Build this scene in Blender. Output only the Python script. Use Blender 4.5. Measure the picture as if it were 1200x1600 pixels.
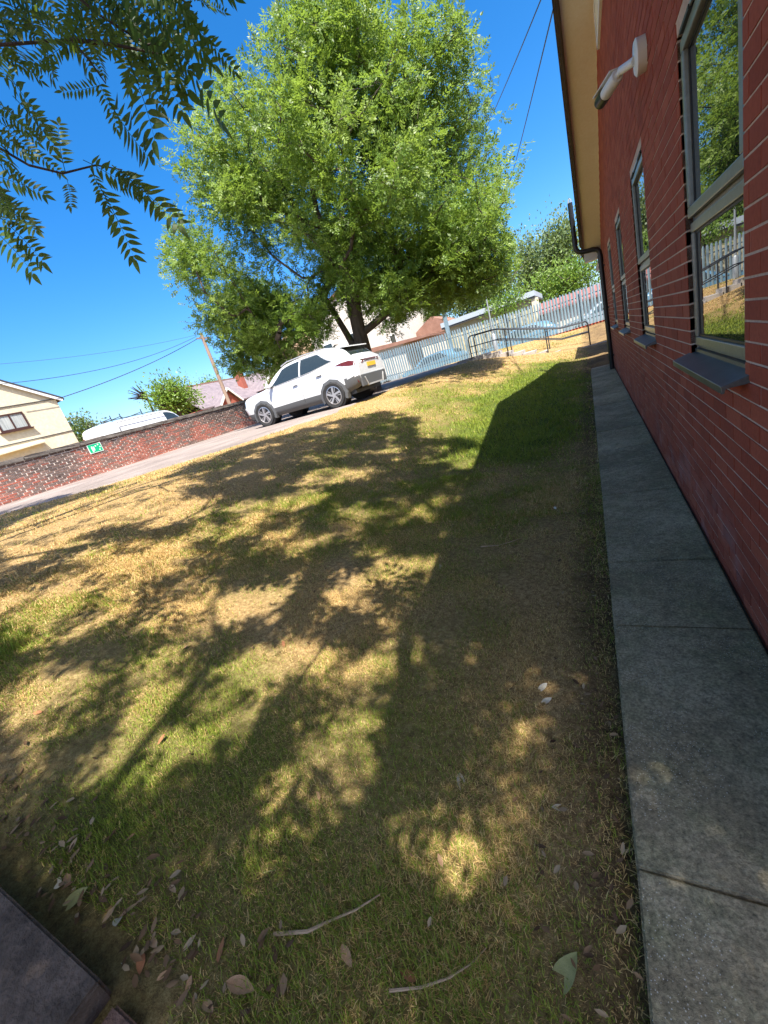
import bpy, bmesh, math, random
import numpy as np
from mathutils import Matrix, Vector

for o in list(bpy.data.objects): bpy.data.objects.remove(o)
scene = bpy.context.scene
C = scene.collection
rng = np.random.default_rng(11)
random.seed(11)

# ------------------------------------------------------------------ camera
EYE = 1.55
FPX = 626.0                      # focal length in pixels of the 1200x1600 photograph
_D = np.array([580., 1850., FPX]); _D /= np.linalg.norm(_D)          # straight down, seen by the camera
_F = np.array([315., -310., FPX]); _F -= _D*_F.dot(_D); _F /= np.linalg.norm(_F)   # along the brick building
RW = np.stack([np.cross(_D, _F), _F, -_D])                            # camera (x right, y down, z ahead) -> world
cam_d = bpy.data.cameras.new('camera'); cam = bpy.data.objects.new('camera', cam_d); C.objects.link(cam)
cam_d.sensor_fit = 'VERTICAL'; cam_d.sensor_height = 36.0; cam_d.lens = 36.0*FPX/1600.0
cam_d.clip_start = 0.05; cam_d.clip_end = 4000
M3 = np.stack([RW[:, 0], -RW[:, 1], -RW[:, 2]], axis=1)
cam.matrix_world = Matrix.Translation((0, 0, EYE)) @ Matrix(M3.tolist()).to_4x4()
scene.camera = cam

# ------------------------------------------------------------------ light
SUNH = np.array([-0.37, 0.45])                 # ground drift of a shadow per metre of height
SUN_EL = math.atan2(1.0, float(np.hypot(*SUNH)))
to_sun = Vector((-SUNH[0], -SUNH[1], 1.0)).normalized()
w = bpy.data.worlds.new('World'); scene.world = w; w.use_nodes = True
nt = w.node_tree; bg = nt.nodes['Background']
sky = nt.nodes.new('ShaderNodeTexSky'); sky.sky_type = 'NISHITA'; sky.sun_disc = False
sky.sun_elevation = SUN_EL
sky.sun_rotation = math.atan2(to_sun.x, to_sun.y)
sky.air_density = 0.75; sky.dust_density = 1.9; sky.ozone_density = 2.0; sky.altitude = 0
hsv = nt.nodes.new('ShaderNodeHueSaturation'); hsv.inputs['Saturation'].default_value = 1.45; hsv.inputs['Value'].default_value = 0.77
nt.links.new(sky.outputs[0], hsv.inputs['Color']); nt.links.new(hsv.outputs[0], bg.inputs['Color']); bg.inputs['Strength'].default_value = 0.15
sd = bpy.data.lights.new('sun', 'SUN'); sun = bpy.data.objects.new('sun', sd); C.objects.link(sun)
sd.energy = 4.6; sd.angle = math.radians(0.53); sd.color = (1.0, 0.95, 0.86)
sun.rotation_euler = (-to_sun).to_track_quat('-Z', 'Y').to_euler()
sun.location = (20, -24, 55)
vs = scene.view_settings
vs.view_transform = 'Standard'; vs.look = 'None'; vs.gamma = 1.0; vs.use_curve_mapping = False
vs.exposure = 1.55

# ------------------------------------------------------------------ pixel helpers (photograph pixels)
def pray(px, py):
    return RW @ np.array([px-600., py-800., FPX])
def at_depth(px, py, d):
    return pray(px, py)/FPX*d + np.array([0, 0, EYE])
def at_x(px, py, X):
    r = pray(px, py); return r*(X/r[0]) + np.array([0, 0, EYE])
def at_y(px, py, Y):
    r = pray(px, py); return r*(Y/r[1]) + np.array([0, 0, EYE])
def proj(P):
    c = (np.asarray(P, float) - np.array([0, 0, EYE])) @ RW
    z = np.where(np.abs(c[..., 2]) < 1e-6, 1e-6, c[..., 2])
    return c[..., 0]/z*FPX+600., c[..., 1]/z*FPX+800., c[..., 2]

# ------------------------------------------------------------------ terrain
def sst(a, b, x):
    t = np.clip((x-a)/(b-a), 0, 1); return t*t*(3-2*t)
def T(X, Y):
    X = np.asarray(X, float); Y = np.asarray(Y, float); u = -X
    W = 6.3 + (4.6-6.3)*sst(8, 17, Y)
    s = np.clip((u-0.1)/W, 0, 1)
    a = 1.1*(0.45*s+0.55*s*s*(3-2*s))
    b = 0.97*np.clip((Y-11)/12., 0, 1)**1.7
    z = 1.15*(1-(1-a/1.15)*(1-b/1.15))
    z = z + 0.018*np.clip(u-6.4, 0, 9) - 0.008*(np.clip(Y, 0, 22)-10)*np.clip((u-6.4)/8, 0, 1)
    z = z - 0.55*sst(23.2, 24.6, Y)*sst(-17, -15, X)
    return z
EDGE_Y = np.array([2.2, 3.5, 4.7, 6.2, 8.5, 11.7, 14, 16.5, 17.6, 19, 21, 22.6])
EDGE_X = np.array([-16, -10.6, -8.2, -6.6, -5.9, -5.7, -5.6, -5.0, -4.4, -4.5, -5.5, -7.0])
def edge_x(Y): return np.interp(Y, EDGE_Y, EDGE_X)
def vnoise(x, y, seed=0):
    """smooth value noise, 0..1"""
    xi = np.floor(x).astype(int); yi = np.floor(y).astype(int); fx = x-xi; fy = y-yi
    fx = fx*fx*(3-2*fx); fy = fy*fy*(3-2*fy)
    def h(a, b):
        n = (a*374761393 + b*668265263 + seed*1442695041) & 0xffffffff
        n = ((n ^ (n >> 13))*1274126177) & 0xffffffff
        return ((n ^ (n >> 16)) & 0xffff)/65535.
    return (h(xi, yi)*(1-fx)+h(xi+1, yi)*fx)*(1-fy) + (h(xi, yi+1)*(1-fx)+h(xi+1, yi+1)*fx)*fy
def green_at(X, Y):
    """how green the turf is: greener in the strip the building shades, burnt on the bank"""
    n = 0.5*vnoise(X*1.1+7, Y*1.1, 3)+0.3*vnoise(X*2.7, Y*2.7+5, 5)+0.2*vnoise(X*6.1, Y*6.1, 8)
    strip = np.exp(-((X+1.3)/1.05)**2)*sst(3.5, 7.0, Y)*(1-sst(14.5, 16.5, Y))
    near = 0.30*np.exp(-((X+1.9)/1.6)**2)*(1-sst(3, 7, Y)) + 0.30*np.exp(-((X+0.85)/0.5)**2)*(1-sst(4, 7, Y))
    kerb = 0.34*np.exp(-((Y-0.3)/0.42)**2)
    burnt = 0.30*sst(11.5, 14.5, Y)*(1-0.9*np.exp(-((X+0.9)/0.8)**2)) + 0.12*sst(3.4, 5.5, -X)
    mid = 0.30*sst(5.0, 8.0, Y)*(1-sst(10.5, 14, Y))*sst(-5.5, -3.5, X)
    return np.clip((n-0.5)*1.25 + 0.01 + 0.15*sst(3.5, 6.5, Y) + 0.95*strip + 0.42*near + kerb + mid - burnt, 0, 1)
def earth_at(X, Y):
    n = 0.6*vnoise(X*2.3+3, Y*1.3, 21)+0.4*vnoise(X*6, Y*4, 22)
    e = sst(0.30, 0.03, -X-0.05 if np.isscalar(X) else -np.asarray(X)-0.05)
    k = sst(0.55, 0.1, np.asarray(Y))*sst(0.8, 1.6, -np.asarray(X))
    return np.clip((e*0.75+k*0.32)*(0.25+1.1*n), 0, 1)

# ------------------------------------------------------------------ materials
def sock(node, *names):
    for n in names:
        if n in node.inputs: return node.inputs[n]
def mat(name, col=(0.5, 0.5, 0.5), rough=0.6, metal=0.0, spec=0.5, coat=0.0):
    m = bpy.data.materials.new(name); m.use_nodes = True
    p = m.node_tree.nodes['Principled BSDF']
    p.inputs['Base Color'].default_value = (*col, 1); p.inputs['Roughness'].default_value = rough
    p.inputs['Metallic'].default_value = metal; p.inputs['Specular IOR Level'].default_value = spec
    p.inputs['Coat Weight'].default_value = coat
    return m
class NT:
    def __init__(s, m): s.t = m.node_tree; s.p = s.t.nodes['Principled BSDF']
    def n(s, typ, **kw):
        nd = s.t.nodes.new(typ)
        for k, v in kw.items(): setattr(nd, k, v)
        return nd
    def l(s, a, b): s.t.links.new(a, b)
    def coord(s, kind='Object', scale=(1, 1, 1)):
        tc = s.n('ShaderNodeTexCoord'); mp = s.n('ShaderNodeMapping'); mp.inputs['Scale'].default_value = scale
        s.l(tc.outputs[kind], mp.inputs['Vector']); return mp.outputs[0]
    def wpos(s, scale=(1, 1, 1)):
        g = s.n('ShaderNodeNewGeometry'); mp = s.n('ShaderNodeMapping'); mp.inputs['Scale'].default_value = scale
        s.l(g.outputs['Position'], mp.inputs['Vector']); return mp.outputs[0]
    def noise(s, vec, scale, detail=4, rough=0.55):
        n = s.n('ShaderNodeTexNoise'); n.inputs['Scale'].default_value = scale
        n.inputs['Detail'].default_value = detail; n.inputs['Roughness'].default_value = rough
        s.l(vec, n.inputs['Vector']); return n.outputs['Fac']
    def ramp(s, fac, stops):
        r = s.n('ShaderNodeValToRGB'); els = r.color_ramp.elements
        while len(els) < len(stops): els.new(0.5)
        for e, (pos, c) in zip(els, stops):
            e.position = pos; e.color = (*c, 1) if len(c) == 3 else c
        s.l(fac, r.inputs['Fac']); return r.outputs['Color']
    def mix(s, fac, a, b, mode='MIX'):
        m = s.n('ShaderNodeMix', data_type='RGBA', blend_type=mode)
        for i, v in ((0, fac), (6, a), (7, b)):
            if hasattr(v, 'links') or hasattr(v, 'is_linked'): s.l(v, m.inputs[i])
            elif isinstance(v, (int, float)): m.inputs[i].default_value = v
            else: m.inputs[i].default_value = (*v, 1)
        return m.outputs[2]
    def math(s, op, a, b=None, clamp=False):
        m = s.n('ShaderNodeMath', operation=op); m.use_clamp = clamp
        for i, v in ((0, a), (1, b)):
            if v is None: continue
            if isinstance(v, (int, float)): m.inputs[i].default_value = v
            else: s.l(v, m.inputs[i])
        return m.outputs[0]
    def bump(s, h, strength=0.3, dist=0.01):
        b = s.n('ShaderNodeBump'); b.inputs['Strength'].default_value = strength; b.inputs['Distance'].default_value = dist
        s.l(h, b.inputs['Height']); s.l(b.outputs[0], s.p.inputs['Normal'])
    def base(s, c): s.l(c, s.p.inputs['Base Color'])
    def attr(s, name):
        a = s.n('ShaderNodeAttribute', attribute_name=name); return a
def noisy(name, c1, c2, scale=3.0, rough=0.7, bump=0.2, bdist=0.005, spec=0.4, metal=0.0, fine=None, stretch=(1, 1, 1)):
    m = mat(name, c1, rough, metal, spec); g = NT(m); v = g.wpos(stretch)
    n1 = g.noise(v, scale, 5); col = g.ramp(n1, [(0.3, c1), (0.7, c2)])
    n2 = g.noise(v, fine or scale*14, 3)
    col = g.mix(0.28, col, g.ramp(n2, [(0.3, (0.25, 0.25, 0.25)), (0.75, (0.75, 0.75, 0.75))]), 'OVERLAY')
    g.base(col)
    if bump: g.bump(n2, bump, bdist)
    return m
def brick_mat(name, stops, rough=0.85, dirt=None):
    m = mat(name, stops[0][1], rough, spec=0.25); g = NT(m)
    oi = g.n('ShaderNodeObjectInfo'); a = g.attr('v')
    r = g.math('FRACT', g.math('ADD', oi.outputs['Random'], a.outputs['Fac']))
    col = g.ramp(r, stops)
    v = g.wpos(); n = g.noise(v, 55, 4); n1 = g.noise(v, 6, 4)
    col = g.mix(0.3, col, g.ramp(n, [(0.3, (0.3, 0.3, 0.3)), (0.7, (0.7, 0.7, 0.7))]), 'OVERLAY')
    col = g.mix(0.12, col, g.ramp(n1, [(0.3, (0.3, 0.3, 0.3)), (0.7, (0.7, 0.7, 0.7))]), 'OVERLAY')
    if dirt: col = dirt(g, col)
    g.base(col); g.bump(n, 0.35, 0.003); return m
def leaf_mat(name, c1, c2, c3, trans=0.35, gloss=0.35):
    m = mat(name, c1, 0.45, spec=gloss); g = NT(m); a = g.attr('v')
    col = g.ramp(a.outputs['Fac'], [(0.0, c1), (0.55, c2), (1.0, c3)]); g.base(col)
    t = g.n('ShaderNodeBsdfTranslucent'); g.l(g.mix(0.6, col, (0.30, 0.42, 0.05)), t.inputs['Color'])
    mx = g.n('ShaderNodeMixShader'); mx.inputs[0].default_value = trans
    out = g.t.nodes['Material Output']
    g.l(g.p.outputs[0], mx.inputs[1]); g.l(t.outputs[0], mx.inputs[2]); g.l(mx.outputs[0], out.inputs['Surface'])
    return m

# ------------------------------------------------------------------ mesh building
OFF = {}
def np_mesh(name, V, F, v=None, smooth=False):
    """V (n,3); F (m,k) all the same k"""
    me = bpy.data.meshes.new(name); V = np.asarray(V, np.float32); F = np.asarray(F, np.int32)
    m, k = F.shape
    me.vertices.add(len(V)); me.vertices.foreach_set('co', V.ravel())
    me.loops.add(m*k); me.loops.foreach_set('vertex_index', F.ravel())
    me.polygons.add(m); me.polygons.foreach_set('loop_start', np.arange(0, m*k, k, dtype=np.int32))
    me.polygons.foreach_set('loop_total', np.full(m, k, np.int32))
    if smooth: me.polygons.foreach_set('use_smooth', np.ones(m, bool))
    me.update(calc_edges=True)
    if v is not None:
        at = me.attributes.new('v', 'FLOAT', 'POINT'); at.data.foreach_set('value', np.asarray(v, np.float32))
    me.validate()
    return me
def link(name, me, material, parent=None, loc=None):
    o = bpy.data.objects.new(name, me); C.objects.link(o)
    if material is not None and me is not None and not me.materials:
        for mm in (material if isinstance(material, (list, tuple)) else [material]): me.materials.append(mm)
    if parent is not None: o.parent = parent
    if loc is not None: o.location = loc
    return o
def tag(o, label=None, cat=None, group=None, kind=None):
    if label: o['label'] = label
    if cat: o['category'] = cat
    if group: o['group'] = group
    if kind: o['kind'] = kind
    return o
def empty(name, loc, label, cat, group=None, rz=0.0):
    o = bpy.data.objects.new(name, None); C.objects.link(o); o.location = loc; o.rotation_euler = (0, 0, rz)
    o.empty_display_size = 0.2
    OFF[o.name] = np.array(loc, float)
    return tag(o, label, cat, group)
class MB:
    def __init__(s): s.V = []; s.F = []; s.vv = []
    def add(s, verts, faces, v=0.0):
        b = len(s.V); s.V += [tuple(map(float, p)) for p in verts]; s.F += [tuple(b+i for i in f) for f in faces]
        s.vv += [v]*len(verts); return s
    def box(s, x0, x1, y0, y1, z0, z1, v=0.0):
        return s.add([(x0, y0, z0), (x1, y0, z0), (x1, y1, z0), (x0, y1, z0), (x0, y0, z1), (x1, y0, z1), (x1, y1, z1), (x0, y1, z1)],
              [(0, 3, 2, 1), (4, 5, 6, 7), (0, 1, 5, 4), (1, 2, 6, 5), (2, 3, 7, 6), (3, 0, 4, 7)], v)
    def obox(s, p0, p1, up, wd, ht, v=0.0):
        """box along p0-p1, width wd across, height ht along up (centred)"""
        p0 = np.array(p0, float); p1 = np.array(p1, float); d = p1-p0; d /= np.linalg.norm(d)
        up = np.array(up, float); sd_ = np.cross(d, up); sd_ /= np.linalg.norm(sd_); up = np.cross(sd_, d)
        a = sd_*wd/2; b = up*ht/2
        V = [p0-a-b, p0+a-b, p0+a+b, p0-a+b, p1-a-b, p1+a-b, p1+a+b, p1-a+b]
        return s.add(V, [(0, 1, 2, 3), (7, 6, 5, 4), (0, 4, 5, 1), (1, 5, 6, 2), (2, 6, 7, 3), (3, 7, 4, 0)], v)
    def tube(s, pts, r, n=8, cap=True):
        pts = [np.array(p, float) for p in pts]; rs = r if isinstance(r, (list, tuple)) else [r]*len(pts)
        b = len(s.V); ref = None
        for i, p in enumerate(pts):
            d = pts[min(i+1, len(pts)-1)]-pts[max(i-1, 0)]; d /= np.linalg.norm(d)
            if ref is None: ref = np.array([0, 0, 1.]) if abs(d[2]) < 0.9 else np.array([1., 0, 0])
            a = np.cross(d, ref); a /= np.linalg.norm(a); c = np.cross(a, d); ref = c
            for k in range(n):
                t = 2*math.pi*k/n; s.V.append(tuple(p+(a*math.cos(t)+c*math.sin(t))*rs[i])); s.vv.append(0.0)
        for i in range(len(pts)-1):
            for k in range(n):
                s.F.append((b+i*n+k, b+i*n+(k+1) % n, b+(i+1)*n+(k+1) % n, b+(i+1)*n+k))
        if cap:
            s.F.append(tuple(b+k for k in range(n))[::-1]); e = b+(len(pts)-1)*n; s.F.append(tuple(e+k for k in range(n)))
        return s
    def prism(s, poly, axis, a, b):
        """poly: 2-D points in the plane normal to axis; extruded from a to b"""
        def mk(p, h):
            return {'x': (h, p[0], p[1]), 'y': (p[0], h, p[1]), 'z': (p[0], p[1], h)}[axis]
        n = len(poly)
        return s.add([mk(p, a) for p in poly]+[mk(p, b) for p in poly],
              [tuple(range(n))[::-1], tuple(range(n, 2*n))]+[(i, (i+1) % n, n+(i+1) % n, n+i) for i in range(n)])
    def build(s, name, material, parent=None, smooth=False, bevel=0.0, autosmooth=None):
        me = bpy.data.meshes.new(name); off = OFF.get(parent.name, np.zeros(3)) if parent is not None else np.zeros(3)
        me.from_pydata([tuple(np.array(p)-off) for p in s.V], [], s.F)
        bm = bmesh.new(); bm.from_mesh(me); bmesh.ops.recalc_face_normals(bm, faces=bm.faces[:]); bm.to_mesh(me); bm.free()
        if any(x != 0.0 for x in s.vv):
            at = me.attributes.new('v', 'FLOAT', 'POINT'); at.data.foreach_set('value', np.array(s.vv, np.float32))
        if smooth:
            me.polygons.foreach_set('use_smooth', np.ones(len(me.polygons), bool))
            me.set_sharp_from_angle(angle=math.radians(autosmooth or 40))
        o = link(name, me, material, parent)
        if parent is not None: OFF[o.name] = off
        if bevel:
            md = o.modifiers.new('bevel', 'BEVEL'); md.width = bevel; md.segments = 2; md.limit_method = 'ANGLE'
        return o
def copy_tree(o, parent=None):
    c = o.copy(); C.objects.link(c); c.parent = parent
    for ch in list(o.children): copy_tree(ch, c)
    return c
def frusta(P0, P1, r0, r1, n=5):
    P0 = np.asarray(P0); P1 = np.asarray(P1); d = P1-P0; L = np.linalg.norm(d, axis=1, keepdims=True); d = d/np.maximum(L, 1e-6)
    ref = np.where(np.abs(d[:, 2:3]) < 0.9, np.array([[0, 0, 1.]]), np.array([[1., 0, 0]]))
    a = np.cross(d, ref); a /= np.linalg.norm(a, axis=1, keepdims=True); c = np.cross(a, d)
    th = np.arange(n)*2*np.pi/n
    ring = a[:, None, :]*np.cos(th)[None, :, None]+c[:, None, :]*np.sin(th)[None, :, None]
    V = np.concatenate([P0[:, None]+ring*np.asarray(r0)[:, None, None], P1[:, None]+ring*np.asarray(r1)[:, None, None]], 1)
    m = len(P0); base = (np.arange(m)*2*n)[:, None]; k = np.arange(n); k1 = (k+1) % n
    F = np.stack([base+k, base+k1, base+n+k1, base+n+k], -1).reshape(-1, 4)
    return V.reshape(-1, 3), F

# ================================================================== SETTING
def growing(lo, hi, a, b, step, g=1.25):
    m = list(np.arange(a, b+1e-6, step)); s = step; x = a
    left = []
    while x > lo: s *= g; x -= s; left.append(x)
    s = step; x = m[-1]; right = []
    while x < hi: s *= g; x += s; right.append(x)
    return np.array(left[::-1]+m+right)
xs = growing(-1500, 1500, -12, 0.6, 0.15); ys = growing(-600, 1800, -1, 23.4, 0.15)
GX, GY = np.meshgrid(xs, ys)
GZ = T(GX, GY)
GZ -= 0.04*((GX > -0.04) & (GX < 14) & (GY < 14))
inside_drive = (GX < edge_x(GY)-0.25) & (GX > -16) & (GY > 2.4) & (GY < 22.4)
GZ -= 0.03*inside_drive
lumps = 0.02*(vnoise(GX*2.2, GY*2.2, 31)-0.5)+0.012*(vnoise(GX*6, GY*6, 32)-0.5)
GZ += lumps*((GX < -0.3) & (GX > -14) & (GY > 0.2) & (GY < 22) & ~inside_drive)
nx, ny = len(xs), len(ys)
idx = np.arange(nx*ny).reshape(ny, nx)
F = np.stack([idx[:-1, :-1], idx[:-1, 1:], idx[1:, 1:], idx[1:, :-1]], -1).reshape(-1, 4)
gme = np_mesh('ground', np.stack([GX, GY, GZ], -1).reshape(-1, 3), F, v=green_at(GX, GY).ravel(), smooth=True)
ea = gme.attributes.new('e', 'FLOAT', 'POINT'); ea.data.foreach_set('value', earth_at(GX, GY).ravel().astype(np.float32))
m = mat('turf', (0.3, 0.25, 0.1), 0.95, spec=0.1); g = NT(m); v = g.wpos()
gr = g.attr('v').outputs['Fac']; er = g.attr('e').outputs['Fac']
nf = g.math('ADD', g.math('MULTIPLY', g.noise(v, 38, 5, 0.7), 0.55), g.math('MULTIPLY', g.noise(v, 190, 4, 0.75), 0.45)); nm = g.noise(v, 5, 4)
fac = g.math('ADD', gr, g.math('MULTIPLY', g.math('SUBTRACT', nf, 0.5), 1.0), True)
straw = g.ramp(nf, [(0.33, (0.07, 0.044, 0.02)), (0.5, (0.30, 0.195, 0.085)), (0.66, (0.62, 0.44, 0.22))])  # dark low stops paint the shade between the thatch into the straw colour
grs = g.ramp(nf, [(0.35, (0.02, 0.032, 0.008)), (0.55, (0.075, 0.105, 0.022)), (0.68, (0.15, 0.18, 0.045))])
col = g.mix(fac, straw, grs)
ec = g.ramp(nf, [(0.36, (0.018, 0.012, 0.008)), (0.62, (0.10, 0.066, 0.043))])
col = g.mix(g.math('MULTIPLY', er, g.math('ADD', nm, 0.45), True), col, ec)
g.base(col); g.bump(nf, 0.9, 0.02)
tag(link('ground', gme, m), kind='structure')

# drive
rows = np.concatenate([np.arange(2.4, 22.61, 0.25)]); cols = np.linspace(0, 1, 40)
DV = []
for y in rows:
    x1 = edge_x(y) + 0.05*math.sin(y*3.1)+0.04*math.sin(y*7.7+1)
    X = -16.0 + (x1+16.0)*cols**0.7
    DV.append(np.stack([X, np.full_like(X, y), T(X, y)+0.012-0.03*(cols > 0.999)], -1))
DV = np.array(DV); nr, nc = DV.shape[:2]; idx = np.arange(nr*nc).reshape(nr, nc)
F = np.stack([idx[:-1, :-1], idx[:-1, 1:], idx[1:, 1:], idx[1:, :-1]], -1).reshape(-1, 4)
m = mat('worn_tarmac', (0.4, 0.36, 0.33), 0.9, spec=0.2); g = NT(m); v = g.wpos()
n1 = g.noise(v, 0.9, 5); n2 = g.noise(v, 60, 4); n3 = g.noise(v, 240, 2)
col = g.ramp(n1, [(0.3, (0.17, 0.14, 0.125)), (0.55, (0.235, 0.195, 0.175)), (0.75, (0.30, 0.25, 0.225))])
col = g.mix(0.5, col, g.ramp(n2, [(0.3, (0.28, 0.28, 0.28)), (0.7, (0.72, 0.72, 0.72))]), 'OVERLAY')
g.base(col); g.bump(n3, 0.5, 0.006)
tag(link('drive', np_mesh('drive', DV.reshape(-1, 3), F, smooth=True), m), kind='structure')

# path beside the building: concrete slabs
m_slab = mat('path_slab', (0.12, 0.125, 0.11), 0.85, spec=0.3); g = NT(m_slab); v = g.wpos()
n1 = g.noise(v, 0.9, 7, 0.68); n2 = g.noise(v, 95, 4, 0.7); n3 = g.noise(v, 7, 6, 0.6)
oi = g.n('ShaderNodeObjectInfo')
c = g.ramp(n1, [(0.3, (0.12, 0.10, 0.06)), (0.48, (0.23, 0.19, 0.118)), (0.72, (0.42, 0.355, 0.24))])
c = g.mix(g.ramp(n3, [(0.45, (0, 0, 0)), (0.7, (0.6, 0.6, 0.6))]), c, (0.17, 0.17, 0.085))
c = g.mix(0.75, c, g.ramp(n2, [(0.3, (0.15, 0.15, 0.15)), (0.7, (0.85, 0.85, 0.85))]), 'OVERLAY')
c = g.mix(0.6, c, g.ramp(g.noise(v, 22, 5, 0.7), [(0.35, (0.3, 0.3, 0.3)), (0.65, (0.7, 0.7, 0.7))]), 'OVERLAY')
c = g.mix(0.45, c, g.ramp(oi.outputs['Random'], [(0, (0.36, 0.36, 0.36)), (1, (0.66, 0.64, 0.62))]), 'OVERLAY')
spk = g.n('ShaderNodeTexVoronoi'); spk.inputs['Scale'].default_value = 110; g.l(v, spk.inputs['Vector'])
dots = g.math('MULTIPLY', g.math('LESS_THAN', spk.outputs['Distance'], 0.17), g.math('GREATER_THAN', g.noise(v, 2.4, 3), 0.50))
c = g.mix(g.math('MULTIPLY', dots, 0.55), c, (0.7, 0.68, 0.6))
g.base(c); g.bump(n2, 0.9, 0.005)
pm = MB().box(-0.03, 0.525, -3.2, 14.4, -0.12, 0.004)
path = tag(pm.build('path', noisy('joint_dirt', (0.02, 0.018, 0.014), (0.05, 0.045, 0.035))), kind='structure')
def slab_mesh(w_, l_, tilt=0.0):
    b = bmesh.new(); bmesh.ops.create_cube(b, size=1.0)
    for q in b.verts: q.co = Vector((q.co.x*w_, q.co.y*l_, q.co.z*0.05))
    bmesh.ops.bevel(b, geom=b.edges[:], offset=0.006, segments=2, affect='EDGES')
    me = bpy.data.meshes.new('slab'); b.to_mesh(me); b.free(); return me
joints = [-3.1, -2.0, -1.1, -0.2, 0.84, 1.95, 2.6, 3.77, 5.16, 6.07, 7.0, 7.9, 8.85, 9.75, 10.7, 11.6, 12.5, 13.4, 14.3]
for a, b in zip(joints[:-1], joints[1:]):
    o = link('slab', slab_mesh(0.553, b-a-0.007), m_slab, path, ((-0.045+0.508)/2, (a+b)/2, 0.011+random.uniform(-0.003, 0.003)))
    o.rotation_euler = (random.uniform(-.004, .004), random.uniform(-.005, .005), random.uniform(-.004, .004))
# paving kerb in the lower left corner
kerb = MB().box(-7.0, -1.22, -1.6, 0.045, -0.1, 0.0)
kz = 0.06
KV = []
m_kerb = noisy('kerb_concrete', (0.05, 0.037, 0.028), (0.135, 0.10, 0.078), 14, 1.0, 0.9, 0.008, fine=70)
m_kred = noisy('kerb_red', (0.09, 0.05, 0.036), (0.19, 0.11, 0.08), 14, 1.0, 0.9, 0.008, fine=70)
kp = tag(kerb.build('terrace', noisy('terrace_bed', (0.03, 0.025, 0.02), (0.06, 0.05, 0.04))), kind='structure')
for x0, x1, mm in ((-1.33, -1.23, m_kred), (-6.2, -1.329, m_kerb)):
    zc = float(T((x0+x1)/2, 0.05))
    b = bmesh.new(); bmesh.ops.create_cube(b, size=1.0)
    for q in b.verts: q.co = Vector((q.co.x*(x1-x0), q.co.y*1.3, q.co.z*0.12))
    bmesh.ops.bevel(b, geom=b.edges[:], offset=0.008, segments=2, affect='EDGES')
    me = bpy.data.meshes.new('paving_slab'); b.to_mesh(me); b.free()
    o = link('paving_slab', me, mm, kp, ((x0+x1)/2, 0.045-0.64+random.uniform(-.01, .01), zc-0.012))
    o.rotation_euler = (0, math.atan2(float(T(x0, 0))-float(T(x1, 0)), x1-x0), 0)

# ================================================================== BRICK BUILDING
BX = 0.525; YE = 13.62; YA = 6.95; ZE = 3.09; SL = 0.347
Y0B = 0.75
def roof_z(y): return ZE + SL*(YE-YA) - SL*abs(y-YA)
bld = empty('brick_building', (BX, YA, 0), 'single-storey red brick building with gable wall and grey framed windows beside the slab path', 'building')
def eff(g, col):
    v = g.wpos((1, 1, 1)); n = g.noise(v, 3.0, 5, 0.6)
    sx = g.n('ShaderNodeSeparateXYZ'); gg = g.n('ShaderNodeNewGeometry'); g.l(gg.outputs['Position'], sx.inputs[0])
    low = g.math('SUBTRACT', 1.0, g.math('DIVIDE', sx.outputs['Z'], 0.55), True)
    f = g.math('MULTIPLY', low, g.ramp(n, [(0.5, (0, 0, 0)), (0.75, (0.55, 0.55, 0.55))]))
    return g.mix(f, col, (0.42, 0.33, 0.33))
m_brick = brick_mat('red_brick', [(0.0, (0.25, 0.052, 0.030)), (0.2, (0.30, 0.062, 0.035)), (0.6, (0.335, 0.072, 0.040)), (0.85, (0.37, 0.090, 0.050)), (1.0, (0.28, 0.060, 0.036))], dirt=eff)
m_mortar = noisy('pale_mortar', (0.48, 0.34, 0.26), (0.62, 0.46, 0.36), 4, 0.95, 0.3, 0.002)
WINS = [(2.12, 3.12), (4.62, 5.62), (7.17, 8.17), (9.72, 10.72)]
ZW0, ZW1 = 1.124, 2.64
wall = MB()
XM = BX+0.0035
br = sorted(set([Y0B, YA, YE]+[a for w_ in WINS for a in w_]))
for a, b in zip(br[:-1], br[1:]):
    win = any(abs(a-w_[0]) < 1e-6 for w_ in WINS)
    ra, rb = roof_z(a)+0.02, roof_z(b)+0.02
    if win:
        wall.add([(XM, a, -0.1), (XM, b, -0.1), (XM, b, ZW0), (XM, a, ZW0)], [(0, 1, 2, 3)])
        wall.add([(XM, a, ZW1), (XM, b, ZW1), (XM, b, rb), (XM, a, ra)], [(0, 1, 2, 3)])
        for (p, q) in (((a, ZW0), (a, ZW1)), ((b, ZW0), (b, ZW1)), ((a, ZW1), (b, ZW1)), ((a, ZW0), (b, ZW0))):
            wall.add([(XM, *p), (XM, *q), (XM+0.14, *q), (XM+0.14, *p)], [(0, 1, 2, 3)])
    else:
        wall.add([(XM, a, -0.1), (XM, b, -0.1), (XM, b, rb), (XM, a, ra)], [(0, 1, 2, 3)])
# the other three sides of the block
XB = 12.0
wall.add([(XM, YE, -0.1), (XB, YE, -0.1), (XB, YE, ZE), (XM, YE, ZE)], [(0, 1, 2, 3)])
wall.add([(XM, Y0B, -0.1), (XB, Y0B, -0.1), (XB, Y0B, roof_z(Y0B)), (XM, Y0B, roof_z(Y0B))], [(0, 1, 2, 3)])
wall.add([(XB, Y0B, -0.1), (XB, YE, -0.1), (XB, YE, ZE), (XB, YA, roof_z(YA)), (XB, Y0B, roof_z(Y0B))], [(0, 1, 2, 3, 4)])
wallo = wall.build('wall', m_mortar, bld)
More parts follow.
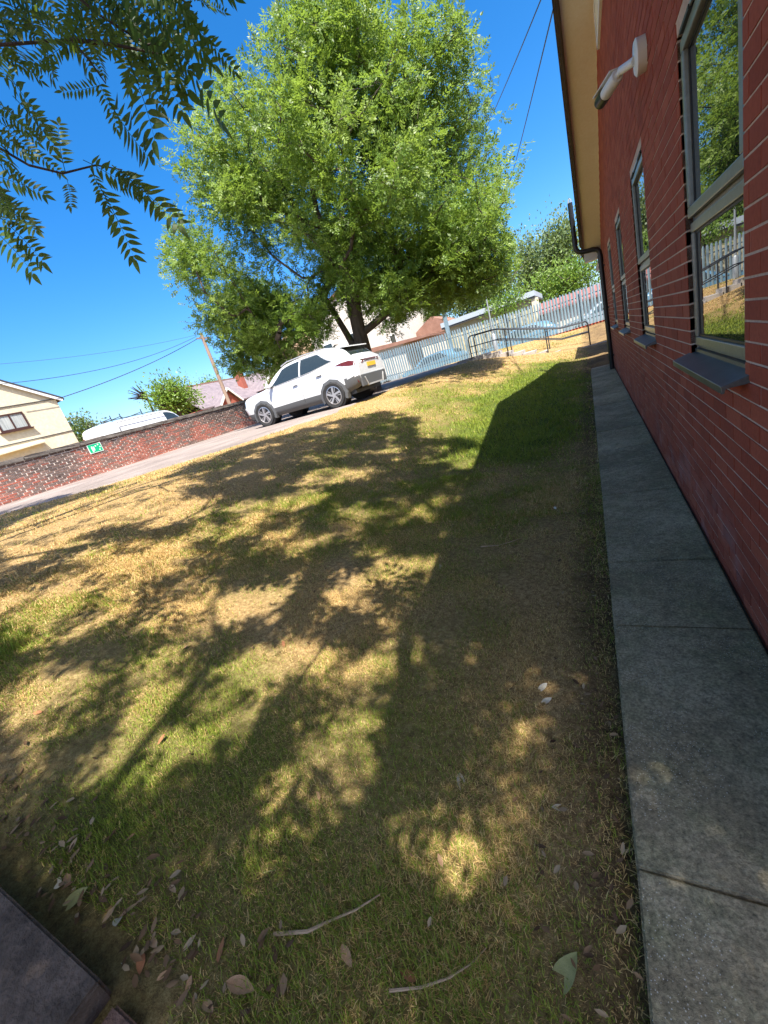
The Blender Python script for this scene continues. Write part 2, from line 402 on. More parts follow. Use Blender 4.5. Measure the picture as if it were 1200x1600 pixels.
# bricks: course 75 mm, stretcher 225 mm
PITCH, CO = 0.225, 0.075
bricks = []
for k in range(0, 74):
    z0 = k*CO+0.004; z1 = z0+0.066; zm = z1
    # y-limits under the roof
    if zm > roof_z(YA)-0.05: break
    half = (roof_z(YA)-zm)/SL
    y0, y1 = max(Y0B, YA-half), min(YE, YA+half)
    spans = [(y0, y1)]
    for a, b in WINS:
        if z1 > ZW0+0.001 and z0 < ZW1-0.001:
            ns = []
            for (p, q) in spans:
                if b <= p or a >= q: ns.append((p, q))
                else:
                    if a > p: ns.append((p, a))
                    if b < q: ns.append((b, q))
            spans = ns
    st = 0.1125*(k % 2) - 0.3
    for (p, q) in spans:
        y = st
        while y < q:
            a, b = max(y+0.0045, p), min(y+PITCH-0.0045, q)
            if b-a > 0.03: bricks.append((a, b, z0, z1))
            y += PITCH
bricks = np.array(bricks)
cy = (bricks[:, 0]+bricks[:, 1])/2; cz = (bricks[:, 2]+bricks[:, 3])/2
px, py, pz = proj(np.stack([np.full_like(cy, BX), cy, cz], -1))
vis = (px < 1215) & (px > 0) & (py > -20) & (py < 1620) & (pz > 0)
dist = np.sqrt(BX**2+cy**2+(cz-EYE)**2)
app = np.where(vis, (bricks[:, 1]-bricks[:, 0])*0.066*BX/dist**3, -1)
order = np.argsort(-app); single = set(order[:300].tolist())
bb = bmesh.new(); bmesh.ops.create_cube(bb, size=1.0)
bmesh.ops.bevel(bb, geom=[e for e in bb.edges if max(v_.co.x for v_ in e.verts) < 0], offset=0.012, segments=1, affect='EDGES')
bme = bpy.data.meshes.new('brick'); bb.to_mesh(bme); bb.free(); bme.materials.append(m_brick)
rest = MB()
for i, (a, b, z0, z1) in enumerate(bricks):
    pr = random.uniform(-0.0012, 0.0012)
    if i in single:
        o = bpy.data.objects.new('brick', bme); C.objects.link(o); o.parent = wallo
        o.location = (0.02+pr, (a+b)/2-YA, (z0+z1)/2); o.scale = (0.04, b-a, z1-z0)
    else:
        x0, x1 = BX+pr, BX+0.03
        rest.add([(x0, a, z0), (x0, b, z0), (x0, b, z1), (x0, a, z1), (x1, a, z0), (x1, b, z0), (x1, b, z1), (x1, a, z1)],
                 [(3, 2, 1, 0), (0, 1, 5, 4), (1, 2, 6, 5), (2, 3, 7, 6), (3, 0, 4, 7)], random.uniform(0.01, 1))
tag(rest.build('brickwork', m_brick, wallo), kind='stuff')

# roof, soffit, barge boards
m_tile = noisy('roof_tile', (0.06, 0.045, 0.04), (0.11, 0.08, 0.065), 5, 0.85, 0.4)
m_soff = noisy('cream_soffit', (0.80, 0.73, 0.60), (0.84, 0.77, 0.64), 2, 0.6, 0.0)
m_barge = noisy('brown_barge', (0.05, 0.03, 0.022), (0.08, 0.05, 0.035), 4, 0.6, 0.1)
m_black = mat('black_plastic', (0.012, 0.012, 0.013), 0.35)
XV = 0.11; OV = 0.42
rt = 0.11
rfm = MB()
ya, yb = Y0B-OV, YE+OV
def rz(y): return roof_z(y)
rfm.prism([(ya, rz(ya)+0.06), (YA, rz(YA)+0.06), (yb, rz(yb)+0.06), (yb, rz(yb)+0.06+rt), (YA, rz(YA)+0.06+rt+0.02), (ya, rz(ya)+0.06+rt)], 'x', XV-0.035, XB+0.4)
roof = rfm.build('roof', m_tile, bld)
# verge tiles with uneven ends
tl = 0.30
for side in (-1, 1):
    n = int((YA-ya if side < 0 else yb-YA)/tl)
    for i in range(n):
        y_hi = YA+side*(i*tl); y_lo = YA+side*((i+1)*tl+0.04)
        p0 = (XV+0.06, y_hi, rz(y_hi)+0.06+rt+0.012); p1 = (XV+0.06, y_lo, rz(y_lo)+0.06+rt+0.03)
        mb = MB().obox(p0, p1, (0, 0, 1), 0.24, 0.02); o = mb.build('verge_tile', m_tile, roof)
sof = MB()
for (y0, y1) in ((ya+0.02, YA), (YA, yb-0.02)):
    sof.add([(XV+0.02, y0, rz(y0)), (XV+0.02, y1, rz(y1)), (BX+0.02, y1, rz(y1)), (BX+0.02, y0, rz(y0)),
             (XV+0.02, y0, rz(y0)+0.05), (XV+0.02, y1, rz(y1)+0.05), (BX+0.02, y1, rz(y1)+0.05), (BX+0.02, y0, rz(y0)+0.05)],
            [(0, 1, 2, 3), (7, 6, 5, 4), (0, 4, 5, 1), (1, 5, 6, 2), (2, 6, 7, 3), (3, 7, 4, 0)])
sof.build('soffit', m_soff, bld)
for (y0, y1) in ((ya, YA), (YA, yb)):
    mb = MB(); x0, x1 = XV-0.012, XV+0.018
    mb.add([(x0, y0, rz(y0)-0.05), (x0, y1, rz(y1)-0.05), (x1, y1, rz(y1)-0.05), (x1, y0, rz(y0)-0.05),
            (x0, y0, rz(y0)+0.15), (x0, y1, rz(y1)+0.15), (x1, y1, rz(y1)+0.15), (x1, y0, rz(y0)+0.15)],
           [(0, 1, 2, 3), (7, 6, 5, 4), (0, 4, 5, 1), (1, 5, 6, 2), (2, 6, 7, 3), (3, 7, 4, 0)])
    mb.build('barge_board', m_barge, bld)
# eaves box and gutter at the far corner
mb = MB().box(XV+0.02, BX+0.3, YE+0.003, yb-0.02, rz(yb)-0.16, rz(yb)+0.03); mb.build('eaves_box', mat('white_upvc', (0.62, 0.60, 0.55), 0.4), bld)
gut = MB().tube([(XV-0.05, yb+0.06, rz(yb)+0.08), (XB, yb+0.06, rz(yb)+0.08)], 0.058, 10); gut.build('gutter', m_black, bld, True)

# soil vent pipe climbing the wall and passing round the verge
PY = 12.5
vp = MB().tube([(0.452, PY, 0.0), (0.452, PY, 2.72), (0.445, PY, 2.80), (0.40, PY, 2.86), (0.32, PY, 2.89), (0.08, PY, 2.92), (0.0, PY, 2.96), (-0.04, PY, 3.03), (-0.045, PY, 3.12), (-0.045, PY, 4.02)], 0.055, 14)
pipe = vp.build('vent_pipe', m_black, bld, True)
for z in (0.35, 1.5, 2.45):
    MB().tube([(0.452, PY, z), (0.452, PY, z+0.05)], 0.064, 14).box(0.45, BX+0.01, PY-0.05, PY+0.05, z+0.01, z+0.04).build('pipe_clip', m_black, pipe)
MB().tube([(-0.045, PY, 3.12), (-0.045, PY, 3.3)], 0.062, 14).tube([(0.452, PY, 2.55), (0.452, PY, 2.72)], 0.062, 14).build('pipe_socket', m_black, pipe, True)
cage = MB()
for k in range(6):
    t = k*math.pi/3
    cage.tube([(-0.045+0.05*math.cos(t), PY+0.05*math.sin(t), 4.02), (-0.045+0.03*math.cos(t), PY+0.03*math.sin(t), 4.09), (-0.045, PY, 4.11)], 0.006, 5)
cage.build('vent_cage', mat('wire', (0.3, 0.3, 0.3), 0.4), pipe)
# gable vent
m_white = mat('white_paint', (0.72, 0.72, 0.70), 0.5)
gv = MB(); VY0, VY1, VZ0, VZ1 = 6.3, 7.85, 4.62, 5.02
for (y0, y1, z0, z1) in ((VY0, VY1, VZ0, VZ0+0.05), (VY0, VY1, VZ1-0.05, VZ1), (VY0, VY0+0.05, VZ0+.05, VZ1-.05), (VY1-0.05, VY1, VZ0+.05, VZ1-.05)):
    gv.box(BX-0.03, BX+0.01, y0, y1, z0, z1)
gvo = gv.build('gable_vent', m_white, bld)
for k in range(6):
    z = VZ0+0.06+k*0.048
    MB().obox((BX-0.008, VY0+.051, z+0.02), (BX-0.008, VY1-.051, z+0.02), (0.5, 0, 1), 0.02, 0.035).build('louvre', m_white, gvo)

# windows
m_alu = noisy('grey_aluminium', (0.20, 0.196, 0.172), (0.255, 0.25, 0.22), 3, 0.33, 0.0, metal=0.3)
m_aludk = mat('dark_gasket', (0.015, 0.015, 0.016), 0.5)
m_sill = noisy('sill_metal', (0.09, 0.095, 0.10), (0.14, 0.145, 0.15), 6, 0.35, 0.0, metal=0.5)
m_glass = mat('window_glass', (0.012, 0.016, 0.018), 0.0, spec=1.0); m_glass.node_tree.nodes['Principled BSDF'].inputs['IOR'].default_value = 2.6
def frame_rect(mb, x0, x1, y0, y1, z0, z1, t):
    mb.box(x0, x1, y0, y1, z0, z0+t); mb.box(x0, x1, y0, y1, z1-t, z1)
    mb.box(x0, x1, y0, y0+t, z0+t, z1-t); mb.box(x0, x1, y1-t, y1, z0+t, z1-t)
for (a, b) in WINS:
    z0, z1, zt = 1.175, ZW1, 1.84
    f = MB(); frame_rect(f, BX+0.035, BX+0.10, a+0.004, b-0.004, z0, z1-0.004, 0.045)
    f.box(BX+0.036, BX+0.099, a+0.049, b-0.049, zt-0.028, zt+0.028)
    wo = f.build('window', m_alu, bld, bevel=0.004)
    s = MB(); frame_rect(s, BX+0.008, BX+0.034, a+0.03, b-0.03, zt+0.012, z1-0.03, 0.052); s.build('opening_sash', m_alu, wo, bevel=0.006)
    s = MB(); frame_rect(s, BX+0.018, BX+0.0345, a+0.03, b-0.03, z0+0.02, zt-0.012, 0.048); s.build('fixed_light', m_alu, wo, bevel=0.005)
    s = MB(); frame_rect(s, BX+0.031, BX+0.04, a+0.081, b-0.081, zt+0.063, z1-0.081, 0.012); frame_rect(s, BX+0.031, BX+0.04, a+0.077, b-0.077, z0+0.067, zt-0.059, 0.012); s.build('gasket', m_aludk, wo)
    MB().box(BX+0.034, BX+0.052, a+0.06, b-0.06, zt+0.04, z1-0.06).build('pane', m_glass, wo)
    MB().box(BX+0.034, BX+0.052, a+0.06, b-0.06, z0+0.05, zt-0.04).build('pane', m_glass, wo)
    # folded metal sill
    sl = MB(); sl.prism([(BX-0.085, 1.095), (BX-0.085, 1.125), (BX+0.06, 1.168), (BX+0.06, 1.12), (BX-0.07, 1.113), (BX-0.075, 1.095)], 'y', a-0.045, b+0.045)
    so = sl.build('sill', m_sill, wo, bevel=0.002)
    MB().box(BX+0.02, BX+0.10, a+0.004, b-0.004, 1.12, 1.174).build('sub_sill', m_sill, wo)
    MB().box(BX+0.0, BX+0.007, a+0.10, b-0.10, z1-0.022, z1-0.006).build('drip_strip', m_alu, wo)
    for yy in (a+0.2, b-0.2):
        MB().box(BX-0.004, BX+0.03, yy-0.1, yy+0.1, z1-0.029, z1-0.012).build('stay', m_aludk, wo)

# lower wing stepping back beyond the corner
wing = empty('building_wing', (1.0, 16.2, 0), 'set-back tiled porch roof beyond the black vent pipe', 'building')
wm = MB().box(1.15, 6.0, 14.9, 17.0, -0.1, 2.75); wm.build('wall', m_brick, wing)
MB().prism([(0.55, 2.72), (3.5, 3.75), (6.4, 2.72), (6.4, 2.82), (3.5, 3.86), (0.55, 2.82)], 'y', 14.6, 17.1).build('roof', m_tile, wing)
MB().tube([(0.5, 14.55, 2.76), (0.5, 17.2, 2.76)], 0.055, 8).build('gutter', m_black, wing, True)
MB().box(0.56, 1.15, 14.65, 17.0, 2.66, 2.715).build('soffit', m_soff, wing)

# security camera
cc = empty('security_camera', (BX, 4.1, 3.0), 'white bullet security camera on a swivel arm on the red brick wall', 'camera')
m_cam = mat('camera_white', (0.70, 0.71, 0.70), 0.35)
MB().tube([(BX+0.004, 4.1, 3.0), (BX-0.052, 4.1, 3.0), (BX-0.064, 4.1, 3.0)], [0.092, 0.098, 0.082], 24).build('mount', m_cam, cc, True)

def on_ray_near(px, py, c, want):
    r_ = pray(px, py)/FPX; ts = np.linspace(1, 9, 4001); P_ = r_[None]*ts[:, None]+np.array([0, 0, EYE]); d_ = np.linalg.norm(P_-c, axis=1)
    k_ = int(np.argmin(d_)); far = np.arange(len(ts)) >= k_
    return P_[int(np.argmin(np.where(far, np.abs(d_-max(want, d_[k_])), 9)))]
e1 = on_ray_near(970, 110, np.array([BX-0.06, 4.1, 2.99]), 0.15); tipc = on_ray_near(938, 160, e1, 0.36)
MB().tube([(BX-0.06, 4.1, 2.99), e1], 0.026, 12).build('arm', m_cam, cc, True)
dv = tipc-e1; dl = np.linalg.norm(dv); dv /= dl
b0 = e1+dv*0.05; b1 = tipc
MB().tube([e1-dv*0.01, e1+dv*0.06], 0.02, 12).build('knuckle', m_cam, cc, True)
body = MB().tube([b0, b0+dv*0.012, b1-dv*0.03, b1-dv*0.03], [0.036, 0.042, 0.042, 0.042], 20); body.build('body', m_cam, cc, True)
MB().tube([b1-dv*0.11, b1], [0.0445, 0.0445], 20).build('lens_hood', m_black, cc, True)
MB().tube([b1, b1+dv*0.004], [0.026, 0.024], 16).build('lens', mat('lens_glass', (0.02, 0.02, 0.03), 0.05), cc, True)
up = np.array([0, 0, 1.])-dv*dv[2]; up /= np.linalg.norm(up)
MB().obox(b0+up*0.049+dv*0.02, b1+up*0.049+dv*0.02, up, 0.085, 0.007).build('sun_shield', m_cam, cc)

# ================================================================== OLD BRICK WALL along the drive
WX = -15.0; WY0, WY1 = 2.6, 21.8
bw = empty('boundary_wall', (WX, 9.0, 1.2), 'old weathered red and blackened brick boundary wall with stone coping along the drive', 'wall')
m_oldbrick = mat('old_brick', (0.3, 0.1, 0.08), 0.9, spec=0.2); g = NT(m_oldbrick)
oi = g.n('ShaderNodeObjectInfo'); a_ = g.attr('v'); rr = g.math('FRACT', g.math('ADD', oi.outputs['Random'], a_.outputs['Fac']))
v = g.wpos(); sx = g.n('ShaderNodeSeparateXYZ'); gg = g.n('ShaderNodeNewGeometry'); g.l(gg.outputs['Position'], sx.inputs[0])
big = g.noise(v, 0.75, 4, 0.6); zz = g.math('DIVIDE', g.math('SUBTRACT', sx.outputs['Z'], 1.25), 1.15)
blk = g.math('ADD', g.math('MULTIPLY', zz, 0.75), g.math('ADD', g.math('MULTIPLY', g.math('SUBTRACT', big, 0.5), 2.2), g.math('MULTIPLY', g.math('SUBTRACT', rr, 0.5), 0.75)))
blk = g.math('ADD', blk, 0.10)
blk = g.ramp(blk, [(0.28, (0, 0, 0)), (0.5, (1, 1, 1))])
red = g.ramp(rr, [(0, (0.27, 0.09, 0.065)), (0.5, (0.36, 0.13, 0.095)), (1, (0.33, 0.17, 0.125))])
dark = g.ramp(rr, [(0, (0.06, 0.045, 0.04)), (0.5, (0.12, 0.085, 0.075)), (1, (0.20, 0.13, 0.11))])
nn = g.noise(v, 40, 4)
col = g.mix(0.4, g.mix(blk, red, dark), g.ramp(nn, [(0.3, (0.25, 0.25, 0.25)), (0.7, (0.75, 0.75, 0.75))]), 'OVERLAY')
g.base(col); g.bump(nn, 0.5, 0.006)
m_oldmort = noisy('lime_mortar', (0.55, 0.48, 0.42), (0.70, 0.62, 0.55), 3, 0.95, 0.4, 0.006)
mb = MB()
ws = np.arange(WY0, WY1+0.01, 0.8)
for a, b in zip(ws[:-1], ws[1:]):
    za, zb = float(T(WX, a)), float(T(WX, b))
    mb.add([(WX-0.004, a, za-0.3), (WX-0.004, b, zb-0.3), (WX-0.004, b, 2.33), (WX-0.004, a, 2.33), (WX-0.3, a, za-0.3), (WX-0.3, b, zb-0.3), (WX-0.3, b, 2.33), (WX-0.3, a, 2.33)],
           [(0, 1, 2, 3), (7, 6, 5, 4), (3, 2, 6, 7), (0, 3, 7, 4), (1, 5, 6, 2)])
core = mb.build('masonry', m_oldmort, bw)
cb = bmesh.new(); bmesh.ops.create_cube(cb, size=1.0); bmesh.ops.bevel(cb, geom=cb.edges[:], offset=0.06, segments=1, affect='EDGES')
obm = bpy.data.meshes.new('brick'); cb.to_mesh(obm); cb.free(); obm.materials.append(m_oldbrick)
lst = []
for k in range(17):
    z0 = 2.33-(k+1)*0.072
    y = WY0 + (0.11 if k % 2 else 0.0)
    while y < WY1-0.2:
        L = 0.203+random.uniform(-0.014, 0.012)
        if z0+0.06 > float(T(WX, y+0.1)): lst.append((y, y+L, z0+0.009, z0+0.063))
        y += 0.226
lst = np.array(lst)
order = np.argsort(np.where(lst[:, 0] > 4.8, lst[:, 0], 99+lst[:, 0]))      # the near end that the picture shows
single = set(order[:300].tolist()); rest = MB()
for i, (a, b, z0, z1) in enumerate(lst):
    pr = random.uniform(-0.007, 0.006); dz = random.uniform(-0.004, 0.004)
    if i in single:
        o = bpy.data.objects.new('brick', obm); C.objects.link(o); o.parent = core
        o.location = (-0.02+pr, (a+b)/2-9.0, (z0+z1)/2-1.2+dz); o.scale = (0.06, b-a, z1-z0)
    else:
        x0, x1 = WX+0.010+pr, WX-0.025
        rest.add([(x0, a, z0+dz), (x0, b, z0+dz), (x0, b, z1+dz), (x0, a, z1+dz), (x1, a, z0), (x1, b, z0), (x1, b, z1), (x1, a, z1)],
                 [(3, 2, 1, 0), (0, 1, 5, 4), (1, 2, 6, 5), (2, 3, 7, 6), (3, 0, 4, 7)], random.uniform(0.01, 1))
tag(rest.build('brickwork', m_oldbrick, core), kind='stuff')
m_cope = noisy('coping_stone', (0.07, 0.06, 0.055), (0.17, 0.15, 0.135), 3.5, 0.9, 0.6, 0.01)
y = WY0
while y < WY1:
    L = random.uniform(0.62, 0.95); L = min(L, WY1-y)
    b = bmesh.new(); bmesh.ops.create_cube(b, size=1.0); bmesh.ops.subdivide_edges(b, edges=b.edges[:], cuts=2, use_grid_fill=True)
    for q in b.verts:
        q.co = Vector((q.co.x*0.40, q.co.y*(L-0.03), q.co.z*0.135*(1-0.3*abs(q.co.x)))) + Vector((random.uniform(-.008, .008), random.uniform(-.006, .006), random.uniform(-.008, .008)))
    me = bpy.data.meshes.new('coping_stone'); b.to_mesh(me); b.free()
    o = link('coping_stone', me, m_cope, bw, (-0.15, y+L/2-9.0, 2.39-1.2)); o.rotation_euler = (random.uniform(-.012, .012), random.uniform(-.02, .02), 0)
    y += L
# green emergency sign on the wall
sg = empty('safety_sign', (WX+0.02, 8.0, 2.14), 'small green and white emergency assembly sign on the old brick wall', 'sign')
m_green = mat('sign_green', (0.005, 0.40, 0.19), 0.4); m_sw = mat('sign_white', (0.8, 0.85, 0.82), 0.4)
SY0, SY1, SZ0, SZ1 = 7.77, 8.23, 1.99, 2.29; sx_ = WX+0.02
MB().box(sx_, sx_+0.008, SY0, SY1, SZ0, SZ1).build('plate', m_sw, sg)
MB().box(sx_+0.006, sx_+0.0105, SY0+0.018, SY1-0.018, SZ0+0.018, SZ1-0.018).build('green_field', m_green, sg)
ic = MB()
def fig(mb, cy_, cz_, s_):
    pts = [(math.cos(t)*0.022*s_+cy_, math.sin(t)*0.022*s_+cz_+0.075*s_) for t in np.linspace(0, 2*math.pi, 12, endpoint=False)]
    mb.prism(pts, 'x', sx_+0.0107, sx_+0.013)
    mb.prism([(cy_-0.03*s_, cz_+0.045*s_), (cy_+0.03*s_, cz_+0.045*s_), (cy_+0.022*s_, cz_-0.02*s_), (cy_+0.02*s_, cz_-0.09*s_), (cy_+0.004*s_, cz_-0.09*s_), (cy_, cz_-0.03*s_), (cy_-0.004*s_, cz_-0.09*s_), (cy_-0.02*s_, cz_-0.09*s_), (cy_-0.022*s_, cz_-0.02*s_)], 'x', sx_+0.0107, sx_+0.013)
fig(ic, 7.90, 2.12, 1.0); fig(ic, 7.955, 2.13, 0.75)
for (yy, zz2, ang) in ((8.12, 2.225, 0), (8.12, 2.06, 0), (8.03, 2.20, 0), (8.16, 2.14, 0)):
    ic.prism([(yy-0.028, zz2), (yy, zz2+0.024), (yy+0.03, zz2+0.004), (yy+0.004, zz2-0.022)], 'x', sx_+0.0107, sx_+0.013)
ic.build('pictogram', m_sw, sg)

# ================================================================== PALISADE FENCE
FY = 22.9
fn = empty('palisade_fence', (-5.0, FY, 1.1), 'pale blue-grey galvanised palisade fence with spiked pales at the top of the lawn', 'fence')
m_pale = noisy('galvanised_pale', (0.16, 0.245, 0.295), (0.245, 0.335, 0.39), 1.2, 0.45, 0.0, metal=0.2)
m_rail = mat('fence_rail', (0.10, 0.12, 0.15), 0.5, metal=0.4)
def fz(x): return float(np.interp(x, [-20, -11, -7, -3, 1.0, 4], [1.22, 1.20, 1.06, 0.97, 0.98, 1.0]))
FX0, FX1 = -17.0, 2.6
pal = MB()
hw = 0.044
sec = [(-hw, 0.0), (-hw*0.4, -0.012), (hw*0.4, -0.012), (hw, 0.0)]
H = 1.62
for i in range(3):
    pal.add([(x, y, 0) for x, y in sec]+[(x, y, H-0.09) for x, y in sec]+[((0.5*x+(-hw*0.75, 0, hw*0.75)[i]*0.5), y, H) for x, y in sec],
        [(k, k+1, 5+k, 4+k) for k in range(3)]+[(4+k, 5+k, 9+k, 8+k) for k in range(3)]) if i == 1 else None
pal.V = [(x, y, z) for x, y, z in pal.V]
pme = bpy.data.meshes.new('pale'); pme.from_pydata(pal.V, [], pal.F); pme.materials.append(m_pale)
x = FX0
while x < FX1:
    o = bpy.data.objects.new('pale', pme); C.objects.link(o); o.parent = fn
    o.location = (x+5.0+random.uniform(-.006, .006), -0.035, fz(x)+0.06-1.1+random.uniform(-.008, .008)); o.rotation_euler = (0, random.uniform(-.012, .012), 0)
    x += 0.143
posts = np.arange(FX0+0.3, FX1, 2.75)
for p in posts:
    MB().box(p-0.03, p+0.03, FY+0.045, FY+0.14, fz(p)-0.3, fz(p)+1.5).build('post', m_pale, fn)
for a, b in zip(posts[:-1], posts[1:]):
    for dz in (0.30, 1.33):
        MB().obox((a+0.004, FY-0.012+0.022, fz(a)+dz), (b-0.004, FY-0.012+0.022, fz(b)+dz), (0, 0, 1), 0.045, 0.05).build('rail', m_rail, fn)
# low brick plinth under the right end
pl = empty('fence_plinth', (-0.6, FY+0.05, 0.9), 'low red brick plinth under the palisade fence near the vent pipe', 'wall')
mbp = MB()
for a in np.arange(-3.2, 2.5, 0.225):
    for k in range(4):
        mbp.box(a+0.005+(0.11 if k % 2 else 0), a+0.22+(0.11 if k % 2 else 0), FY+0.0, FY+0.25, 0.74+k*0.075, 0.74+k*0.075+0.066, random.uniform(0.01, 1))
tag(mbp.build('brickwork', m_brick, pl), kind='stuff')
MB().box(-3.2, 2.6, FY+0.015, FY+0.23, 0.6, 1.035).build('mortar_core', m_mortar, pl)

# kerb edging between the lawn and the footway by the fence
ke = MB()
m_kerb2 = noisy('kerb_pale', (0.33, 0.30, 0.27), (0.44, 0.40, 0.36), 4, 0.9, 0.4)
path2 = None
ky = np.arange(12.0, 22.0, 0.9)

# ================================================================== STEPS AND HANDRAILS
RY = 17.9
m_railp = mat('rail_paint', (0.025, 0.03, 0.038), 0.35)
def gz(x, y): return float(T(x, y))


stp = empty('concrete_steps', (-2.1, RY+0.5, 0.7), 'pale concrete steps between the two black handrails', 'steps')
for k in range(7):
    x0 = -0.55-k*0.45; zt = 0.43+(k)*0.125
    MB().box(x0-0.48, x0, RY+0.06, RY+0.94, zt-0.35, zt-0.03).build('step', m_kerb2, stp)
MB().box(-5.0, -3.72, RY+0.06, RY+0.94, 0.9, 1.22).build('landing', m_kerb2, stp)
MB().box(-0.54, 0.6, RY+0.06, RY+0.94, 0.0, 0.40).build('landing', m_kerb2, stp)
for yy, lab in ((RY, 'near black tubular handrail on the lawn side of the steps'), (RY+1.0, 'far black tubular handrail on the fence side of the steps')):
    hr = empty('handrail', (-2.1, yy, 0.8), lab, 'handrail', 'handrails of the steps')
    top = [(0.03, 0.42, 0), (0.03, 1.16, 0), (0.0, 1.24, 0), (-0.06, 1.275, 0), (-0.85, 1.30, 0), (-1.0, 1.33, 0), (-3.1, 1.96, 0), (-3.34, 2.02, 0), (-4.2, 2.05, 0), (-4.29, 2.02, 0), (-4.33, 1.94, 0), (-4.34, 1.15, 0)]
    MB().tube([(x, yy, z) for x, z, _ in top], 0.024, 8).build('top_rail', m_railp, hr, True)
    mid = [(0.03, 0.88, 0), (-0.9, 0.90, 0), (-3.3, 1.61, 0), (-4.34, 1.64, 0)]
    MB().tube([(x, yy, z) for x, z, _ in mid], 0.019, 8).build('mid_rail', m_railp, hr, True)
    for x in (-1.42, -2.88):
        zt = float(np.interp(-x, [0.06, 0.85, 1.0, 3.1, 3.34], [1.275, 1.30, 1.33, 1.96, 2.02]))
        MB().tube([(x, yy, gz(x, yy)-0.15), (x, yy, zt)], 0.022, 8).build('post', m_railp, hr, True)

# tall grey column by the fence
pc = empty('lamp_column', tuple(at_y(775, 546, 22.0)), 'slim grey metal column with thick base in front of the fence', 'lamp column')
b0 = at_y(775, 546, 22.0); bz = gz(b0[0], 22.0)
m_col = mat('galv_column', (0.30, 0.33, 0.35), 0.45, metal=0.3)
MB().tube([(b0[0], 22.0, bz-0.1), (b0[0], 22.0, bz+0.75), (b0[0], 22.0, bz+0.82)], [0.10, 0.10, 0.055], 12).build('base', m_col, pc, True)
MB().tube([(b0[0], 22.0, bz+0.82), (b0[0], 22.0, bz+2.6)], [0.04, 0.032], 10).build('shaft', m_col, pc, True)
MB().tube([(b0[0], 22.0, bz+2.6), (b0[0], 22.0, bz+2.64)], 0.04, 10).build('cap', m_col, pc)

# ================================================================== CARS
m_wpaint = mat('white_car_paint', (0.57, 0.58, 0.60), 0.22, coat=1.0)
m_clad = mat('grey_cladding', (0.075, 0.078, 0.082), 0.55)
m_cglass = mat('car_glass', (0.02, 0.028, 0.028), 0.02, spec=1.0)
m_tyre = noisy('tyre_rubber', (0.018, 0.018, 0.019), (0.03, 0.03, 0.03), 20, 0.85, 0.1)
m_alloy = mat('alloy', (0.52, 0.51, 0.52), 0.3, metal=0.8)
m_dark = mat('dark_trim', (0.012, 0.012, 0.013), 0.5)
m_tail = mat('tail_lamp', (0.09, 0.012, 0.014), 0.15, coat=1.0)
m_plate = mat('yellow_plate', (0.75, 0.42, 0.02), 0.4)
m_silver = mat('silver_trim', (0.6, 0.6, 0.6), 0.3, metal=0.6)
def catmull(P, n):
    P = np.asarray(P, float); out = []; m_ = len(P)
    Pp = np.vstack([2*P[0]-P[1], P, 2*P[-1]-P[-2]])
    for i in range(m_-1):
        p0, p1, p2, p3 = Pp[i], Pp[i+1], Pp[i+2], Pp[i+3]
        for t in np.linspace(0, 1, n, endpoint=False):
            out.append(0.5*((2*p1)+(-p0+p2)*t+(2*p0-5*p1+4*p2-p3)*t*t+(-p0+3*p1-3*p2+p3)*t**3))
    out.append(P[-1]); return np.array(out)
SUV = [ # x, zs, w1, z2, w2, zb, w3, zre, w4, zc
 (2.24, .34, .60, .58, .66, .78, .62, .80, .45, .81),
 (2.16, .28, .74, .60, .80, .86, .74, .90, .55, .91),
 (1.95, .24, .86, .63, .89, .95, .82, .985, .60, 1.00),
 (1.55, .22, .90, .66, .92, 1.00, .86, 1.04, .64, 1.07),
 (1.10, .22, .91, .68, .925, 1.035, .87, 1.09, .70, 1.12),
 (.80, .22, .91, .68, .925, 1.05, .87, 1.28, .72, 1.31),
 (.35, .22, .91, .69, .925, 1.06, .87, 1.51, .66, 1.55),
 (-.05, .22, .91, .70, .925, 1.075, .87, 1.585, .64, 1.63),
 (-.6, .22, .91, .70, .925, 1.105, .875, 1.60, .635, 1.655),
 (-1.15, .22, .91, .71, .93, 1.16, .885, 1.58, .625, 1.64),
 (-1.6, .26, .915, .73, .93, 1.22, .87, 1.51, .61, 1.57),
 (-1.85, .32, .90, .75, .92, 1.20, .83, 1.42, .60, 1.47),
 (-2.05, .36, .87, .78, .89, 1.16, .79, 1.23, .66, 1.26),
 (-2.17, .40, .83, .80, .85, 1.10, .78, 1.13, .70, 1.14),
 (-2.25, .42, .78, .72, .81, 1.00, .74, 1.06, .60, 1.07)]
def body_grid(tab, nu=7, nv=7):
    secs = []
    for (x, zs, w1, z2, w2, zb, w3, zre, w4, zc) in tab:
        z1 = zs+0.13
        pts = [(x, w1-0.10, zs), (x, w1, z1), (x, w2, z2), (x, w3, zb), (x, w4, zre), (x, w4*0.72, zre+(zc-zre)*0.72), (x, 0.0, zc)]
        secs.append(pts)
    secs = np.array(secs)                       # stations x profile x 3
    A = np.stack([catmull(secs[:, j], nu) for j in range(secs.shape[1])], 1)
    G = []
    for i in range(A.shape[0]):
        p = A[i]
        lower = catmull(p[:4], nv); upper = np.linspace(p[3], p[4], nv+1)[1:]
        bow = np.sin(np.linspace(0, np.pi, nv+1))[1:]*0.03; upper[:, 1] += bow
        top = catmull(p[4:], nv)[1:]
        G.append(np.vstack([lower, upper, top]))
    return np.array(G), nu, nv
